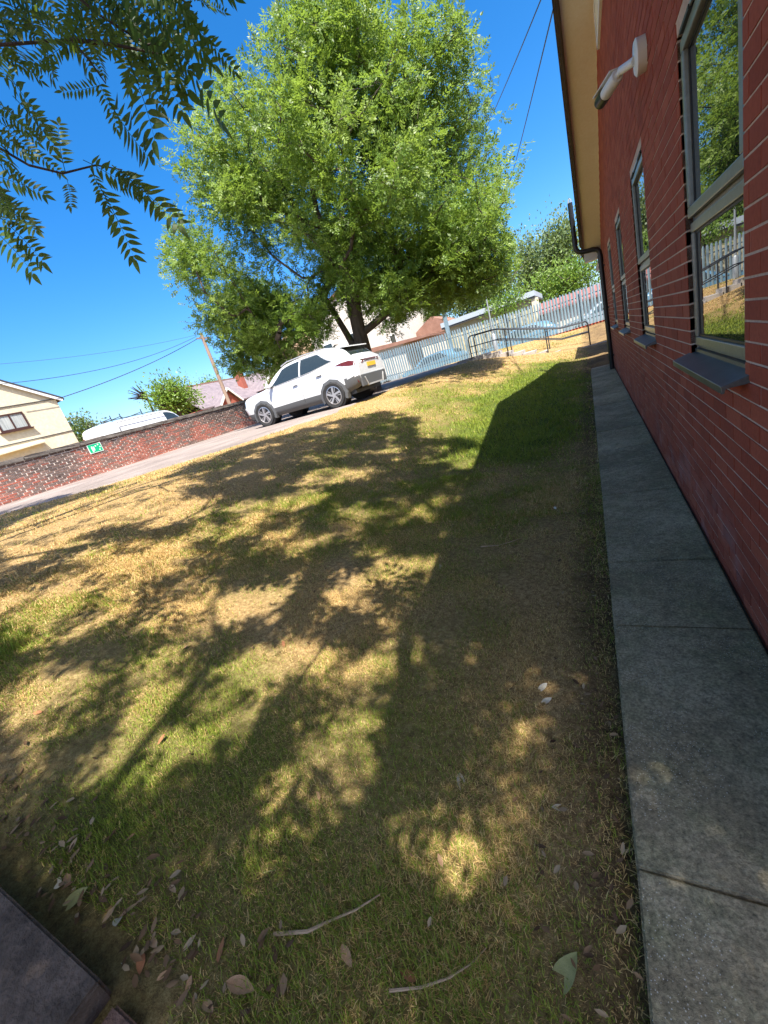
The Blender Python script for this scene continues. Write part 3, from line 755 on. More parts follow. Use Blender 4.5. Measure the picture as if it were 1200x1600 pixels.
def make_suv(name, label, paint, group=None, detail=True):
    G, nu, nv = body_grid(SUV)
    L_, N_ = G.shape[:2]
    iB = 3*nv; iR = iB+nv                        # belt row, roof-edge row
    t = empty(name, (0, 0, 0), label, 'car', group); OFF[t.name] = np.zeros(3)
    masks = {'body': [], 'windscreen': [], 'rear_window': [], 'sill_cladding': []}
    xs_ = G[:, 0, 0]
    for i in range(L_-1):
        xm = G[i:i+2, :, 0].mean()
        for j in range(N_-1):
            key = 'body'
            a = G[i, j]; zz = G[i:i+2, j:j+2, 2].mean()
            if j < nv*1.35: key = 'sill_cladding'
            if xm < -1.78 and zz < 0.68: key = 'sill_cladding'
            if j >= iR+1 and 0.40 < xm < 1.02: key = 'windscreen'
            if j >= iR+1 and -2.06 < xm < -1.80: key = 'rear_window'
            masks[key].append((i, j))
    def sheet(key, material, sides=(1, -1)):
        mb = MB()
        for sgn in sides:
            for (i, j) in masks[key]:
                q = [G[i, j], G[i+1, j], G[i+1, j+1], G[i, j+1]]
                q = [(p[0], p[1]*sgn, p[2]) for p in q]
                mb.add(q, [(0, 1, 2, 3)])
        if key == 'body':
            for e in (0, L_-1):
                for j in range(N_-1):
                    a, b = G[e, j], G[e, j+1]
                    mb.add([(a[0], a[1], a[2]), (b[0], b[1], b[2]), (b[0], -b[1], b[2]), (a[0], -a[1], a[2])], [(0, 1, 2, 3)])
        me = bpy.data.meshes.new(key); me.from_pydata(mb.V, [], mb.F)
        b_ = bmesh.new(); b_.from_mesh(me); bmesh.ops.remove_doubles(b_, verts=b_.verts[:], dist=0.0005)
        bmesh.ops.recalc_face_normals(b_, faces=b_.faces[:]); b_.to_mesh(me); b_.free()
        me.polygons.foreach_set('use_smooth', np.ones(len(me.polygons), bool)); me.set_sharp_from_angle(angle=math.radians(38))
        return link(key, me, material, t)
    bodyo = sheet('body', paint)
    
    def flank(x, fr):
        k = np.interp(x, xs_[::-1], np.arange(L_)[::-1]); i0 = int(min(k, L_-2)); t_ = k-i0
        row = G[i0]*(1-t_)+G[i0+1]*t_; jj = iB+fr*nv; j0 = int(min(jj, N_-2)); u_ = jj-j0
        p = row[j0]*(1-u_)+row[j0+1]*u_; return p
    for sgn in (1, -1):
        # outline in (fraction of the glasshouse height): front light, rear light with rising tail
        for (lo0, lo1, hi0, hi1) in ((-0.31, -0.36, 0.86, 0.33), (-1.52, -1.02, -0.37, -0.42)):
            wmb = MB(); nxw, nzw = 14, 6; ids = []
            for q_ in range(nzw+1):
                f_ = q_/nzw; xa, xb_ = lo0+(lo1-lo0)*f_, hi0+(hi1-hi0)*f_
                for k_ in range(nxw+1):
                    x_ = xa+(xb_-xa)*k_/nxw; p = flank(x_, 0.06+0.80*f_)
                    wmb.V.append((p[0], (p[1]+0.006)*sgn, p[2]+0.002)); wmb.vv.append(0.0)
            for q_ in range(nzw):
                for k_ in range(nxw): i_ = q_*(nxw+1)+k_; wmb.F.append((i_, i_+1, i_+nxw+2, i_+nxw+1))
            wmb.build('side_window', m_cglass, t, True)
        trim = [flank(x_, f_) for x_, f_ in ((0.9, 0.04), (0.2, 0.035), (-0.8, 0.03), (-1.54, 0.03), (-1.28, 0.5), (-1.0, 0.90), (-0.4, 0.90))]
        MB().tube([(p[0], (p[1]+0.007)*sgn, p[2]) for p in trim], 0.008, 4).build('chrome_strip', m_silver, t)
    sheet('windscreen', m_cglass); sheet('rear_window', m_cglass); sheet('sill_cladding', m_clad)
    # floor pan
    MB().box(-2.0, 2.0, -0.8, 0.8, 0.24, 0.34).build('floor_pan', m_dark, t)
    for sgn in (1, -1):
        for ax in (1.34, -1.34):
            # hexagonal arch cladding and dark wheel well
            ang = np.radians([-22, 0, 28, 58, 90, 122, 152, 180, 202]); R1, R0 = 0.455, 0.375
            arch = MB(); yo, yi = 0.945*sgn, 0.80*sgn
            for k in range(len(ang)-1):
                P = lambda r, a_, yy: (ax+r*math.cos(a_), yy, 0.345+r*math.sin(a_)*(1.0))
                a0, a1 = ang[k], ang[k+1]
                arch.add([P(R0, a0, yo), P(R0, a1, yo), P(R1, a1, yo-0.012*sgn), P(R1, a0, yo-0.012*sgn), P(R0, a0, yi), P(R0, a1, yi), P(R1+0.02, a1, yi), P(R1+0.02, a0, yi)],
                         [(0, 1, 2, 3), (0, 4, 5, 1), (3, 2, 6, 7)])
            arch.build('wheel_arch', m_clad, t)
            well = [(ax+0.385*math.cos(a_), 0.345+0.385*math.sin(a_)) for a_ in np.linspace(0, 2*math.pi, 24, endpoint=False)]
            MB().prism(well, 'y', 0.60*sgn, 0.936*sgn).build('wheel_well', m_dark, t)
            wy = 0.86*sgn
            # tyre
            tp = []
            for r, yy in ((0.24, -0.10), (0.33, -0.112), (0.352, -0.085), (0.356, 0), (0.352, 0.085), (0.33, 0.112), (0.245, 0.10), (0.24, 0.07)):
                tp.append((r, yy))
            tm = MB(); n = 36
            for r, yy in tp:
                for k in range(n):
                    a_ = 2*math.pi*k/n; tm.V.append((ax+r*math.cos(a_), wy+yy*sgn, 0.352+r*math.sin(a_))); tm.vv.append(0.0)
            for q in range(len(tp)-1):
                for k in range(n): tm.F.append((q*n+k, q*n+(k+1) % n, (q+1)*n+(k+1) % n, (q+1)*n+k))
            wh = tm.build('wheel', m_tyre, t, True)
            yf = wy+0.095*sgn
            MB().prism([(ax+0.235*math.cos(a_), 0.352+0.235*math.sin(a_)) for a_ in np.linspace(0, 2*math.pi, 28, endpoint=False)], 'y', wy+0.03*sgn, wy+0.04*sgn).build('brake_shadow', m_dark, wh)
            rim = MB()
            rim_o = [(0.252, 0.10), (0.232, 0.104), (0.226, 0.06)]
            for r, yy in rim_o:
                for k in range(n):
                    a_ = 2*math.pi*k/n; rim.V.append((ax+r*math.cos(a_), wy+yy*sgn, 0.352+r*math.sin(a_))); rim.vv.append(0.0)
            for q in range(2):
                for k in range(n): rim.F.append((q*n+k, q*n+(k+1) % n, (q+1)*n+(k+1) % n, (q+1)*n+k))
            rim.prism([(ax+0.055*math.cos(a_), 0.352+0.055*math.sin(a_)) for a_ in np.linspace(0, 2*math.pi, 12, endpoint=False)], 'y', yf-0.03*sgn, yf)
            for k in range(5):
                a_ = 2*math.pi*k/5+0.4
                c_, s_ = math.cos(a_), math.sin(a_)
                def PP(u_, w_): return (ax+u_*c_-w_*s_, 0.352+u_*s_+w_*c_)
                rim.prism([PP(0.03, -0.045), PP(0.235, -0.045), PP(0.235, 0.02), PP(0.16, 0.012), PP(0.03, 0.01)], 'y', yf-0.035*sgn, yf-0.002*sgn)
                rim.prism([PP(0.09, 0.028), PP(0.235, 0.06), PP(0.235, 0.085), PP(0.10, 0.045)], 'y', yf-0.035*sgn, yf-0.006*sgn)
            rim.build('rim', m_alloy, wh)
        if detail:
            # mirror, handles, door seams, rails
            mm_ = bmesh.new(); bmesh.ops.create_icosphere(mm_, subdivisions=2, radius=1.0)
            for q in mm_.verts: q.co = Vector((0.78+q.co.x*0.07*(1 if q.co.x > 0 else 0.7), sgn*1.0+q.co.y*0.12, 1.10+q.co.z*0.075))
            me = bpy.data.meshes.new('mirror'); mm_.to_mesh(me); mm_.free(); me.polygons.foreach_set('use_smooth', np.ones(len(me.polygons), bool))
            mo = link('mirror', me, paint, t)
            MB().box(0.73, 0.80, *(sorted((0.86*sgn, 0.95*sgn))), 1.045, 1.075).build('mirror_foot', m_dark, mo)
            for hx, hz_, hw_ in ((-0.12, 0.935, 0.912), (-1.02, 0.985, 0.915)):
                MB().box(hx-0.10, hx+0.10, *sorted((hw_*sgn, (hw_+0.035)*sgn)), hz_-0.016, hz_+0.016).build('door_handle', m_silver if hx < -5 else paint, t, bevel=0.008)
                MB().box(hx-0.07, hx+0.05, *sorted((hw_*sgn, (hw_+0.012)*sgn)), hz_-0.032, hz_-0.017).build('handle_cup', m_dark, t)
            # seams follow the body side
            def side_y(x, z):
                i = int(np.argmin(np.abs(xs_-x))); row = G[i, :iB+1]; return float(np.interp(z, row[:, 2], row[:, 1]))
            for sx0, sx1 in ((0.98, 0.90), (-0.30, -0.33), (-0.98, -1.18)):
                pts = [(sx0+(sx1-sx0)*k/8, sgn*(side_y(sx0+(sx1-sx0)*k/8, 0.40+k/8*0.64)+0.0015), 0.40+k/8*0.64) for k in range(9)]
                MB().tube(pts, 0.0065, 4).build('door_seam', m_dark, t)
            MB().tube([(0.35, 0.66*sgn, 1.555), (0.1, 0.655*sgn, 1.62), (-0.6, 0.64*sgn, 1.645), (-1.3, 0.635*sgn, 1.61), (-1.55, 0.625*sgn, 1.55)], 0.016, 6).build('roof_rail', m_silver, t, True)
            # tail lamp wrapping the corner
            tlm = MB()
            px_ = [(-1.62, 1.09, 1.05), (-1.85, 1.06, 1.00), (-2.08, 1.08, 0.97), (-2.20, 1.08, 0.97)]
            def sy(x, z): return side_y(x, z)+0.008
            P_ = [(-1.60, 1.085), (-1.80, 1.115), (-2.02, 1.115), (-2.16, 1.07), (-2.14, 0.965), (-2.00, 0.985), (-1.80, 1.035)]
            tlm.add([(x, sgn*sy(x, z), z) for x, z in P_], [tuple(range(len(P_)))])
            tlm.add([(-2.16, sgn*sy(-2.16, 1.07), 1.07), (-2.262, sgn*0.52, 1.075), (-2.27, sgn*0.36, 1.05), (-2.262, sgn*0.52, 0.98), (-2.14-0.04, sgn*sy(-2.14, 0.965), 0.965)], [(0, 1, 2, 3, 4)])
            tlm.build('tail_lamp', m_tail, t)
            MB().add([(-2.16, 0.86*sgn, 0.58), (-2.262, 0.62*sgn, 0.60), (-2.262, 0.60*sgn, 0.54), (-2.17, 0.85*sgn, 0.50)], [(0, 1, 2, 3)]).build('reflector', m_tail, t)
            MB().obox((-2.268, 0.48*sgn, 0.36), (-2.272, 0.60*sgn, 0.60), (1, 0, 0), 0.04, 0.02).build('bumper_trim', m_silver, t)
            MB().box(2.10, 2.235, *sorted((0.52*sgn, 0.75*sgn)), 0.62, 0.70).build('headlamp', m_silver, t)
    if detail:
        MB().box(-2.264, -2.20, -0.79, 0.79, 0.36, 0.68).build('rear_bumper', m_clad, t, bevel=0.02)
        MB().box(-2.274, -2.262, -0.42, 0.42, 0.36, 0.40).build('skid_plate', m_silver, t)
        MB().box(-2.268, -2.25, -0.36, 0.36, 1.03, 1.07).build('light_bar', m_tail, t)
        MB().box(-2.276, -2.262, -0.26, 0.26, 0.855, 0.965).build('number_plate', m_plate, t)
        MB().prism([(-1.72, 1.56), (-1.98, 1.50), (-1.99, 1.475), (-1.72, 1.52)], 'y', -0.58, 0.58).build('spoiler', paint, t)
        MB().box(2.20, 2.246, -0.5, 0.5, 0.46, 0.70).build('grille', m_dark, t)
        MB().tube([(-1.2, 0, 1.63), (-1.28, 0, 1.67), (-1.38, 0, 1.665)], [0.03, 0.025, 0.005], 6).build('aerial', m_dark, t)
    return t
car = make_suv('parked_car', 'white sport utility car parked on the drive in front of the big ash tree', m_wpaint)
CX, CYc = -7.75, 10.95
zr_, zf_ = gz(CX+1.34, CYc), gz(CX-1.34, CYc)
car.location = (CX, CYc, (zr_+zf_)/2+0.012)
car.rotation_euler = (0, 0, math.pi+math.radians(0.5))
car.rotation_mode = 'XYZ'
pitch = math.atan2(zf_-zr_, 2.68)
car.rotation_euler = (0, -pitch, math.pi)
# cars parked beyond the fence
m_bpaint = mat('pale_blue_paint', (0.09, 0.21, 0.32), 0.3, coat=1.0); m_spaint = mat('silver_paint', (0.30, 0.34, 0.38), 0.3, coat=1.0, metal=0.3)
c2 = make_suv('parked_car', 'pale blue car parked behind the fence, left of the grey gate post', m_bpaint, 'cars parked behind the palisade fence', detail=False)
c2.location = (-8.6, 25.6, 0.50); c2.rotation_euler = (0, 0, math.radians(172)); c2.scale = (0.92, 0.95, 0.9)
c3 = make_suv('parked_car', 'silver hatchback parked behind the fence beyond the white car', m_spaint, 'cars parked behind the palisade fence', detail=False)
c3.location = (-13.4, 26.4, 0.6); c3.rotation_euler = (0, 0, math.radians(8)); c3.scale = (0.9, 0.95, 0.9)
c4 = make_suv('parked_car', 'blue car parked behind the fence below the leafy shrub', m_bpaint, 'cars parked behind the palisade fence', detail=False)
c4.location = (-3.4, 25.8, 0.42); c4.rotation_euler = (0, 0, math.radians(178)); c4.scale = (0.92, 0.95, 0.9)
c5 = make_suv('parked_car', 'silver car parked behind the fence in front of the low red brick wall', m_spaint, 'cars parked behind the palisade fence', detail=False)
c5.location = (0.9, 25.6, 0.42); c5.rotation_euler = (0, 0, math.radians(182)); c5.scale = (0.92, 0.95, 0.92)

# ================================================================== WHITE VAN behind the wall
VAN = [(2.55, .40, .80, .70, .86, .95, .84, 1.00, .70, 1.02), (2.35, .35, .90, .70, .94, 1.10, .90, 1.16, .72, 1.18), (1.75, .33, .94, .75, .97, 1.25, .94, 1.32, .80, 1.36),
       (1.35, .33, .95, .75, .97, 1.30, .95, 1.72, .78, 1.76), (1.0, .33, .95, .75, .97, 1.32, .95, 1.92, .76, 1.97), (.5, .33, .95, .75, .97, 1.34, .96, 1.96, .78, 2.02),
       (-.8, .33, .95, .75, .97, 1.34, .96, 1.97, .78, 2.03), (-1.8, .33, .95, .75, .97, 1.34, .96, 1.96, .78, 2.02), (-2.3, .36, .95, .75, .96, 1.34, .94, 1.92, .78, 1.98), (-2.42, .38, .92, .75, .94, 1.34, .92, 1.80, .76, 1.86), (-2.46, .40, .90, .75, .92, 1.3, .90, 1.6, .75, 1.62)]
vt = empty('white_van', (0, 0, 0), 'white panel van with roof bars standing behind the old brick wall', 'van'); OFF[vt.name] = np.zeros(3)
G, nu, nv = body_grid(VAN); iB = 3*nv; iR = iB+nv
bodym, glassm, glassn, scr = MB(), MB(), MB(), MB()
for i in range(G.shape[0]-1):
    xm = G[i:i+2, :, 0].mean()
    for j in range(G.shape[1]-1):
        for sgn in (1, -1):
            q = [(p[0], p[1]*sgn, p[2]) for p in (G[i, j], G[i+1, j], G[i+1, j+1], G[i, j+1])]
            fr = (j-iB)/nv
            if iB <= j < iR and 0.05 < fr < 0.8 and 0.72 < xm < 1.72-0.5*fr: (glassm if sgn > 0 else glassn).add(q, [(0, 1, 2, 3)])
            elif j > iR and 1.05 < xm < 1.75: scr.add(q, [(0, 1, 2, 3)])
            else: bodym.add(q, [(0, 1, 2, 3)])
e = G.shape[0]-1
for ee in (0, e):
    for j in range(G.shape[1]-1):
        a, b = G[ee, j], G[ee, j+1]; bodym.add([(a[0], a[1], a[2]), (b[0], b[1], b[2]), (b[0], -b[1], b[2]), (a[0], -a[1], a[2])], [(0, 1, 2, 3)])
for mbx, nm_, mm in ((bodym, 'body', m_wpaint), (glassm, 'side_window', m_cglass), (glassn, 'side_window', m_cglass), (scr, 'windscreen', m_cglass)): mbx.build(nm_, mm, vt, True)
for sgn in (1, -1):
    for ax in (1.6, -1.55):
        MB().tube([(ax, 0.75*sgn, 0.33), (ax, 0.98*sgn, 0.33)], 0.33, 24).build('wheel', m_tyre, vt, True)
    MB().tube([(0.6, 0.972*sgn, 1.88), (-1.75, 0.972*sgn, 1.88), (-1.75, 0.985*sgn, 1.30)], 0.016, 4).build('panel_groove', m_clad, vt)
    MB().tube([(0.45, 0.78*sgn, 2.03), (-2.2, 0.78*sgn, 2.03)], 0.015, 5).build('roof_rail', m_dark, vt)
for x in (-0.3, -1.35, -1.8):
    MB().tube([(x, -0.8, 2.11), (x, 0.8, 2.11)], 0.018, 6).tube([(x, 0.8, 2.0), (x, 0.8, 2.24)], 0.02, 6).tube([(x, -0.8, 2.0), (x, -0.8, 2.24)], 0.02, 6).build('roof_bar', m_dark, vt)
MB().box(-2.475, -2.455, 0.70, 0.84, 1.40, 1.62).build('tail_lamp', m_tail, vt)
vt.location = (-19.6, 13.05, 1.20); vt.rotation_euler = (0, 0, math.radians(90))
tag(MB().box(-22.4, -17.0, -20, 60, 0.9, 1.19).build('road', noisy('road_tarmac', (0.10, 0.10, 0.10), (0.16, 0.155, 0.15), 2, 0.9, 0.4)), kind='structure')

# ================================================================== HOUSES
m_cream = noisy('cream_render', (0.60, 0.53, 0.38), (0.66, 0.59, 0.44), 0.6, 0.9, 0.2, 0.01)
m_cream2 = noisy('pale_render', (0.50, 0.47, 0.41), (0.58, 0.54, 0.48), 0.6, 0.9, 0.2, 0.01)
m_brown = mat('brown_frame', (0.06, 0.025, 0.02), 0.4)
m_slate = noisy('slate', (0.14, 0.115, 0.125), (0.22, 0.18, 0.19), 2.5, 0.7, 0.4, 0.02)
m_rtile = noisy('brown_tile', (0.20, 0.10, 0.07), (0.28, 0.15, 0.11), 2.5, 0.85, 0.4, 0.02)
m_rbrick = noisy('bright_brick', (0.27, 0.075, 0.05), (0.34, 0.105, 0.07), 3, 0.9, 0.3, 0.01)
m_net = noisy('net_curtain', (0.25, 0.27, 0.27), (0.45, 0.47, 0.46), 4, 0.3, 0.0, spec=0.8, stretch=(1, 6, 0.3))
m_lead = mat('dark_line', (0.05, 0.05, 0.055), 0.6)

# cream gable house, left
HX = -24.5; hy1 = 12.45; hz0 = 1.2; ze = 5.42
hs = empty('cream_house', (HX-4, 7.5, hz0), 'cream rendered gable house with brown window behind the old brick wall', 'house')
ap_y = hy1-5.2; ap_z = ze+2.9
MB().prism([(ap_y-5.2, hz0-0.3), (hy1, hz0-0.3), (hy1, ze), (ap_y, ap_z), (ap_y-5.2, ze)], 'x', HX-8, HX).build('wall', m_cream, hs)
sl_ = 2.9/5.2
rfo = MB().prism([(ap_y, ap_z+0.03), (hy1+0.28, ze-0.28*sl_+0.03), (hy1+0.28, ze-0.28*sl_+0.14), (ap_y, ap_z+0.15), (ap_y-5.5, ze-0.3*sl_+0.14), (ap_y-5.5, ze-0.3*sl_+0.03)], 'x', HX-8.2, HX+0.14).build('roof', m_lead, hs)
MB().obox((HX+0.12, ap_y, ap_z-0.03), (HX+0.12, hy1+0.24, ze-0.24*sl_-0.03), (0, 0, 1), 0.04, 0.13).build('barge_board', m_white, hs)
MB().tube([(HX+0.05, hy1+0.33, ze-0.1), (HX-8, hy1+0.33, ze-0.1)], 0.06, 6).build('gutter', m_lead, hs)
MB().box(HX-0.01, HX+0.035, ap_y-5.2, hy1+0.01, ze-0.06, ze-0.02).build('string_course', m_lead, hs)
MB().box(HX-0.01, HX+0.03, ap_y-5.2, hy1+0.01, 3.66, 3.70).build('string_course', m_lead, hs)
wf = MB(); frame_rect(wf, HX-0.01, HX+0.05, 9.55, 10.75, 4.27, 5.05, 0.07); wf.box(HX-0.01, HX+0.045, 10.12, 10.18, 4.34, 4.98)
wfo = wf.build('window', m_brown, hs)
MB().box(HX-0.01, HX+0.02, 9.62, 10.12, 4.34, 4.98).build('pane', m_net, wfo); MB().box(HX-0.01, HX+0.02, 10.18, 10.68, 4.34, 4.98).build('pane', m_net, wfo)
MB().box(HX-0.01, HX+0.14, 9.45, 10.85, 4.20, 4.26).build('sill', m_brown, wfo)
lt = MB(); lt.add([(HX, 6.0, 3.25), (HX, 10.9, 3.50), (HX+0.3, 10.9, 3.40), (HX+0.3, 6.0, 3.15), (HX, 6.0, 3.33), (HX, 10.9, 3.58), (HX+0.3, 10.9, 3.48), (HX+0.3, 6.0, 3.23)],
   [(0, 1, 2, 3), (7, 6, 5, 4), (0, 4, 5, 1), (1, 5, 6, 2), (2, 6, 7, 3), (3, 7, 4, 0)]); lt.build('canopy', m_cream, hs)

# red brick house with slate roof and two gables
SXp = -32.0
s0 = at_x(322, 612, SXp); 
sh = empty('slate_roof_house', (SXp-3, 33.5, 1.2), 'red brick house with slate roof, chimney and two white edged gables', 'house')
yA, yB = 27.5, 41.0; zEv, zRd = 3.6, 6.1
MB().box(SXp-7, SXp, yA, yB, 0.8, zEv).build('wall', m_rbrick, sh)
rfs = MB().prism([(SXp+0.4, zEv-0.1), (SXp-3.5, zRd), (SXp-7.4, zEv-0.1), (SXp-7.4, zEv+0.02), (SXp-3.5, zRd+0.14), (SXp+0.4, zEv+0.02)], 'y', yA-0.3, yB+0.3).build('roof', m_slate, sh)
MB().box(SXp-3.62, SXp-3.38, yA-0.3, yB+0.3, zRd+0.08, zRd+0.2).build('ridge', m_rtile, rfs)
MB().box(SXp-1.9, SXp-1.2, 35.0, 35.6, 4.4, 6.55).build('chimney', m_rbrick, rfs)
for gy, hw_, gz1 in ((30.15, 1.15, 4.75), (37.6, 1.9, 6.0)):
    MB().prism([(gy-hw_, 1.0), (gy+hw_, 1.0), (gy+hw_, gz1-hw_*0.95), (gy, gz1), (gy-hw_, gz1-hw_*0.95)], 'x', SXp-2.0, SXp+1.0).build('gable', m_rbrick, sh)
    for sg_ in (-1, 1):
        MB().obox((SXp+1.3, gy, gz1+0.1), (SXp+1.3, gy+sg_*(hw_+0.35), gz1+0.1-(hw_+0.35)*0.95), (0, 0, 1), 0.08, 0.17).build('barge_board', m_white, sh)
        MB().obox((SXp-0.35, gy, gz1+0.14), (SXp-0.35, gy+sg_*(hw_+0.4), gz1+0.14-(hw_+0.4)*0.95), (0, 0, 1), 3.2, 0.06).build('gable_slope', m_slate, sh)

# tall white house behind the ash tree
wh_ = empty('white_house', (-18, 33, 1.0), 'tall white rendered house seen through the ash tree', 'house')
WHX = -12.9; WHY = 32.0
MB().prism([(-21.0, 0.3), (WHX, 0.3), (WHX, 7.7), (-15.6, 9.1), (-21.0, 7.4)], 'y', WHY, WHY+9).build('wall', m_cream2, wh_)
rfw = MB().prism([(WHX+0.4, 7.5), (-15.6, 9.15), (-21.4, 7.3), (-21.4, 7.45), (-15.6, 9.32), (WHX+0.4, 7.65)], 'y', WHY-0.3, WHY+9.3).build('roof', m_rtile, wh_)
MB().box(-19.3, -18.2, WHY+2.7, WHY+3.5, 7.4, 8.9).build('chimney', m_rbrick, rfw)
for (x0, x1, z0, z1) in ((-13.8, -13.2, 3.2, 4.4), (-17.6, -16.6, 4.4, 5.6), (-17.6, -16.6, 1.8, 3.1), (-20.0, -19.0, 4.4, 5.5)):
    f = MB(); f.box(x0, x1, WHY-0.05, WHY+0.02, z0, z0+0.08); f.box(x0, x1, WHY-0.05, WHY+0.02, z1-0.08, z1); f.box(x0, x0+0.08, WHY-0.05, WHY+0.02, z0+.08, z1-.08); f.box(x1-0.08, x1, WHY-0.05, WHY+0.02, z0+.08, z1-.08)
    fo = f.build('window', m_white, wh_); MB().box(x0+0.08, x1-0.08, WHY-0.02, WHY+0.01, z0+0.08, z1-0.08).build('pane', m_cglass, fo)
lean = empty('lean_to', (-12, 29, 0.8), 'low cream outbuilding with brown tiled roof beside the white house', 'outbuilding')
MB().box(-14.5, -11.3, 28.2, 31.9, 0.3, 3.45).build('wall', m_cream2, lean)
MB().prism([(-14.7, 3.40), (-9.2, 3.15), (-9.2, 3.28), (-14.7, 3.75)], 'y', 27.9, 31.95).build('roof', m_rtile, lean)
tb = empty('tan_house', (-23, 36, 1.0), 'tan brick house corner glimpsed under the ash tree canopy', 'house')
MB().prism([(-27.5, 0.4), (-22.2, 0.4), (-22.2, 6.2), (-24.8, 8.0), (-27.5, 6.2)], 'y', 34.0, 42).build('wall', noisy('tan_brick', (0.45, 0.30, 0.18), (0.55, 0.38, 0.24), 2, 0.9, 0.3), tb)
MB().box(-23.6, -22.8, 33.95, 34.01, 4.1, 5.2).build('window', m_white, tb)

# flat roofed store with pale fascia
gs = empty('flat_roof_store', (-5.5, 30, 0.6), 'flat roofed store with white fascia behind the palisade fence', 'outbuilding')
GYs = 28.5
MB().box(-8.3, -2.75, GYs+0.05, GYs+5, 0.2, 3.35).build('wall', noisy('lichen_wall', (0.34, 0.31, 0.17), (0.52, 0.48, 0.36), 2.2, 0.95, 0.6, 0.03, fine=9), gs)
MB().box(-8.42, -2.5, GYs-0.22, GYs+5.2, 3.37, 3.66).build('fascia', mat('pale_fascia', (0.36, 0.41, 0.46), 0.5), gs)
MB().box(-8.42, -2.5, GYs-0.18, GYs+5.15, 3.26, 3.368).build('gutter', m_clad, gs)
MB().box(-2.74, -2.40, GYs-0.1, GYs+0.6, 0.2, 3.25).build('end_pier', m_cream, gs)
gp = empty('gate_post', (-7.35, 25.9, 0.6), 'square pale grey steel gate post standing above the palisade fence', 'post')
MB().box(-7.45, -7.25, 25.8, 26.0, 0.2, 3.85).build('shaft', m_pale, gp); MB().box(-7.47, -7.23, 25.78, 26.02, 3.85, 3.9).build('cap', m_pale, gp)
rl = empty('red_brick_outbuilding', (0, 29, 0.6), 'low red roofed outbuilding behind the right end of the fence', 'outbuilding')
MB().box(-2.2, 4.5, 28.0, 31, 0.2, 2.25).build('wall', m_cream2, rl)
MB().prism([(27.7, 2.2), (29.5, 2.75), (31.3, 2.2), (31.3, 2.32), (29.5, 2.88), (27.7, 2.32)], 'x', -2.4, 4.7).build('roof', noisy('red_tile', (0.20, 0.07, 0.06), (0.27, 0.11, 0.095), 3, 0.85, 0.4), rl)
rh = empty('tiled_roof_house', (-11, 38, 0.6), 'brown tiled roof glimpsed between the gate post and the white house', 'house')
MB().box(-13.5, -9.3, 36.0, 40, 0.2, 3.9).build('wall', m_cream2, rh)
MB().prism([(-13.8, 3.6), (-8.9, 3.6), (-8.9, 3.72), (-11.3, 5.0), (-13.8, 3.72)], 'y', 35.7, 40.3).build('roof', m_rtile, rh)

# telegraph pole and wires
tpx = at_x(346, 600, -24.0)
tp = empty('telegraph_pole', (-24.0, float(tpx[1]), 1.2), 'brown timber telegraph pole beyond the old brick wall', 'pole')
m_timber = noisy('pole_timber', (0.20, 0.14, 0.105), (0.30, 0.22, 0.17), 4, 0.9, 0.3, stretch=(1, 1, 0.1))
ty = float(tpx[1]); ptop = 8.1
MB().tube([(-24, ty, 0.9), (-24, ty, ptop)], [0.15, 0.11], 10).build('shaft', m_timber, tp, True)
MB().obox((-24, ty-0.55, ptop-0.35), (-24, ty+0.55, ptop-0.35), (0, 0, 1), 0.1, 0.09).build('crossarm', m_timber, tp)
m_wire = mat('wire_black', (0.03, 0.03, 0.035), 0.6)
def wire(p, q, sag, label, r=0.016):
    p, q = np.array(p, float), np.array(q, float)
    pts = [p+(q-p)*t-np.array([0, 0, sag*4*t*(1-t)]) for t in np.linspace(0, 1, 25)]
    o = MB().tube(pts, r, 5).build('overhead_wire', m_wire); return tag(o, label, 'wire', 'overhead wires')
top_ = np.array([-24, ty, ptop-0.2])
hcor = np.array([HX+0.1, hy1+0.2, ze-0.05])
wire(top_, hcor, 0.25, 'overhead wire dropping from the telegraph pole to the cream house eaves', 0.02)
wire(top_+[0, -0.5, 0], at_x(0, 600, -24.0), 0.5, 'upper overhead wire from the telegraph pole above the cream house roof', 0.014)
wire(top_+[0, -0.4, 0.1], at_x(60, 560, -30.0)+np.array([0, -6, 0]), 0.4, 'thin overhead wire running left from the telegraph pole into open sky', 0.009)
wA = at_y(780, 150, 24.0); wB = at_y(842, 0, 15.0)
d_ = wB-wA; wire(wA-d_*0.9, wB+d_*0.5, 0.1, 'left overhead wire descending behind the ash tree', 0.017)
wA = at_y(812, 222, 24.0); wB = at_y(866, 0, 14.0)
d_ = wB-wA; wire(wA-d_*0.9, wB+d_*0.4, 0.1, 'right overhead wire close to the brick building verge', 0.017)
# distant street lamp
lp = at_x(136, 668, -34.0)
sl2 = empty('street_lamp', (float(lp[0]), float(lp[1]), 1.2), 'tiny distant street lamp between the cream house and the van', 'street lamp')
zt_ = float(at_x(134, 652, -34.0)[2])
MB().tube([(lp[0], lp[1], 1.0), (lp[0], lp[1], zt_), (lp[0], lp[1]-0.15, zt_+0.1), (lp[0], lp[1]-0.9, zt_+0.12)], 0.05, 6).build('column', m_col, sl2, True)
MB().box(lp[0]-0.12, lp[0]+0.12, lp[1]-1.3, lp[1]-0.8, zt_+0.05, zt_+0.18).build('lantern', m_col, sl2)

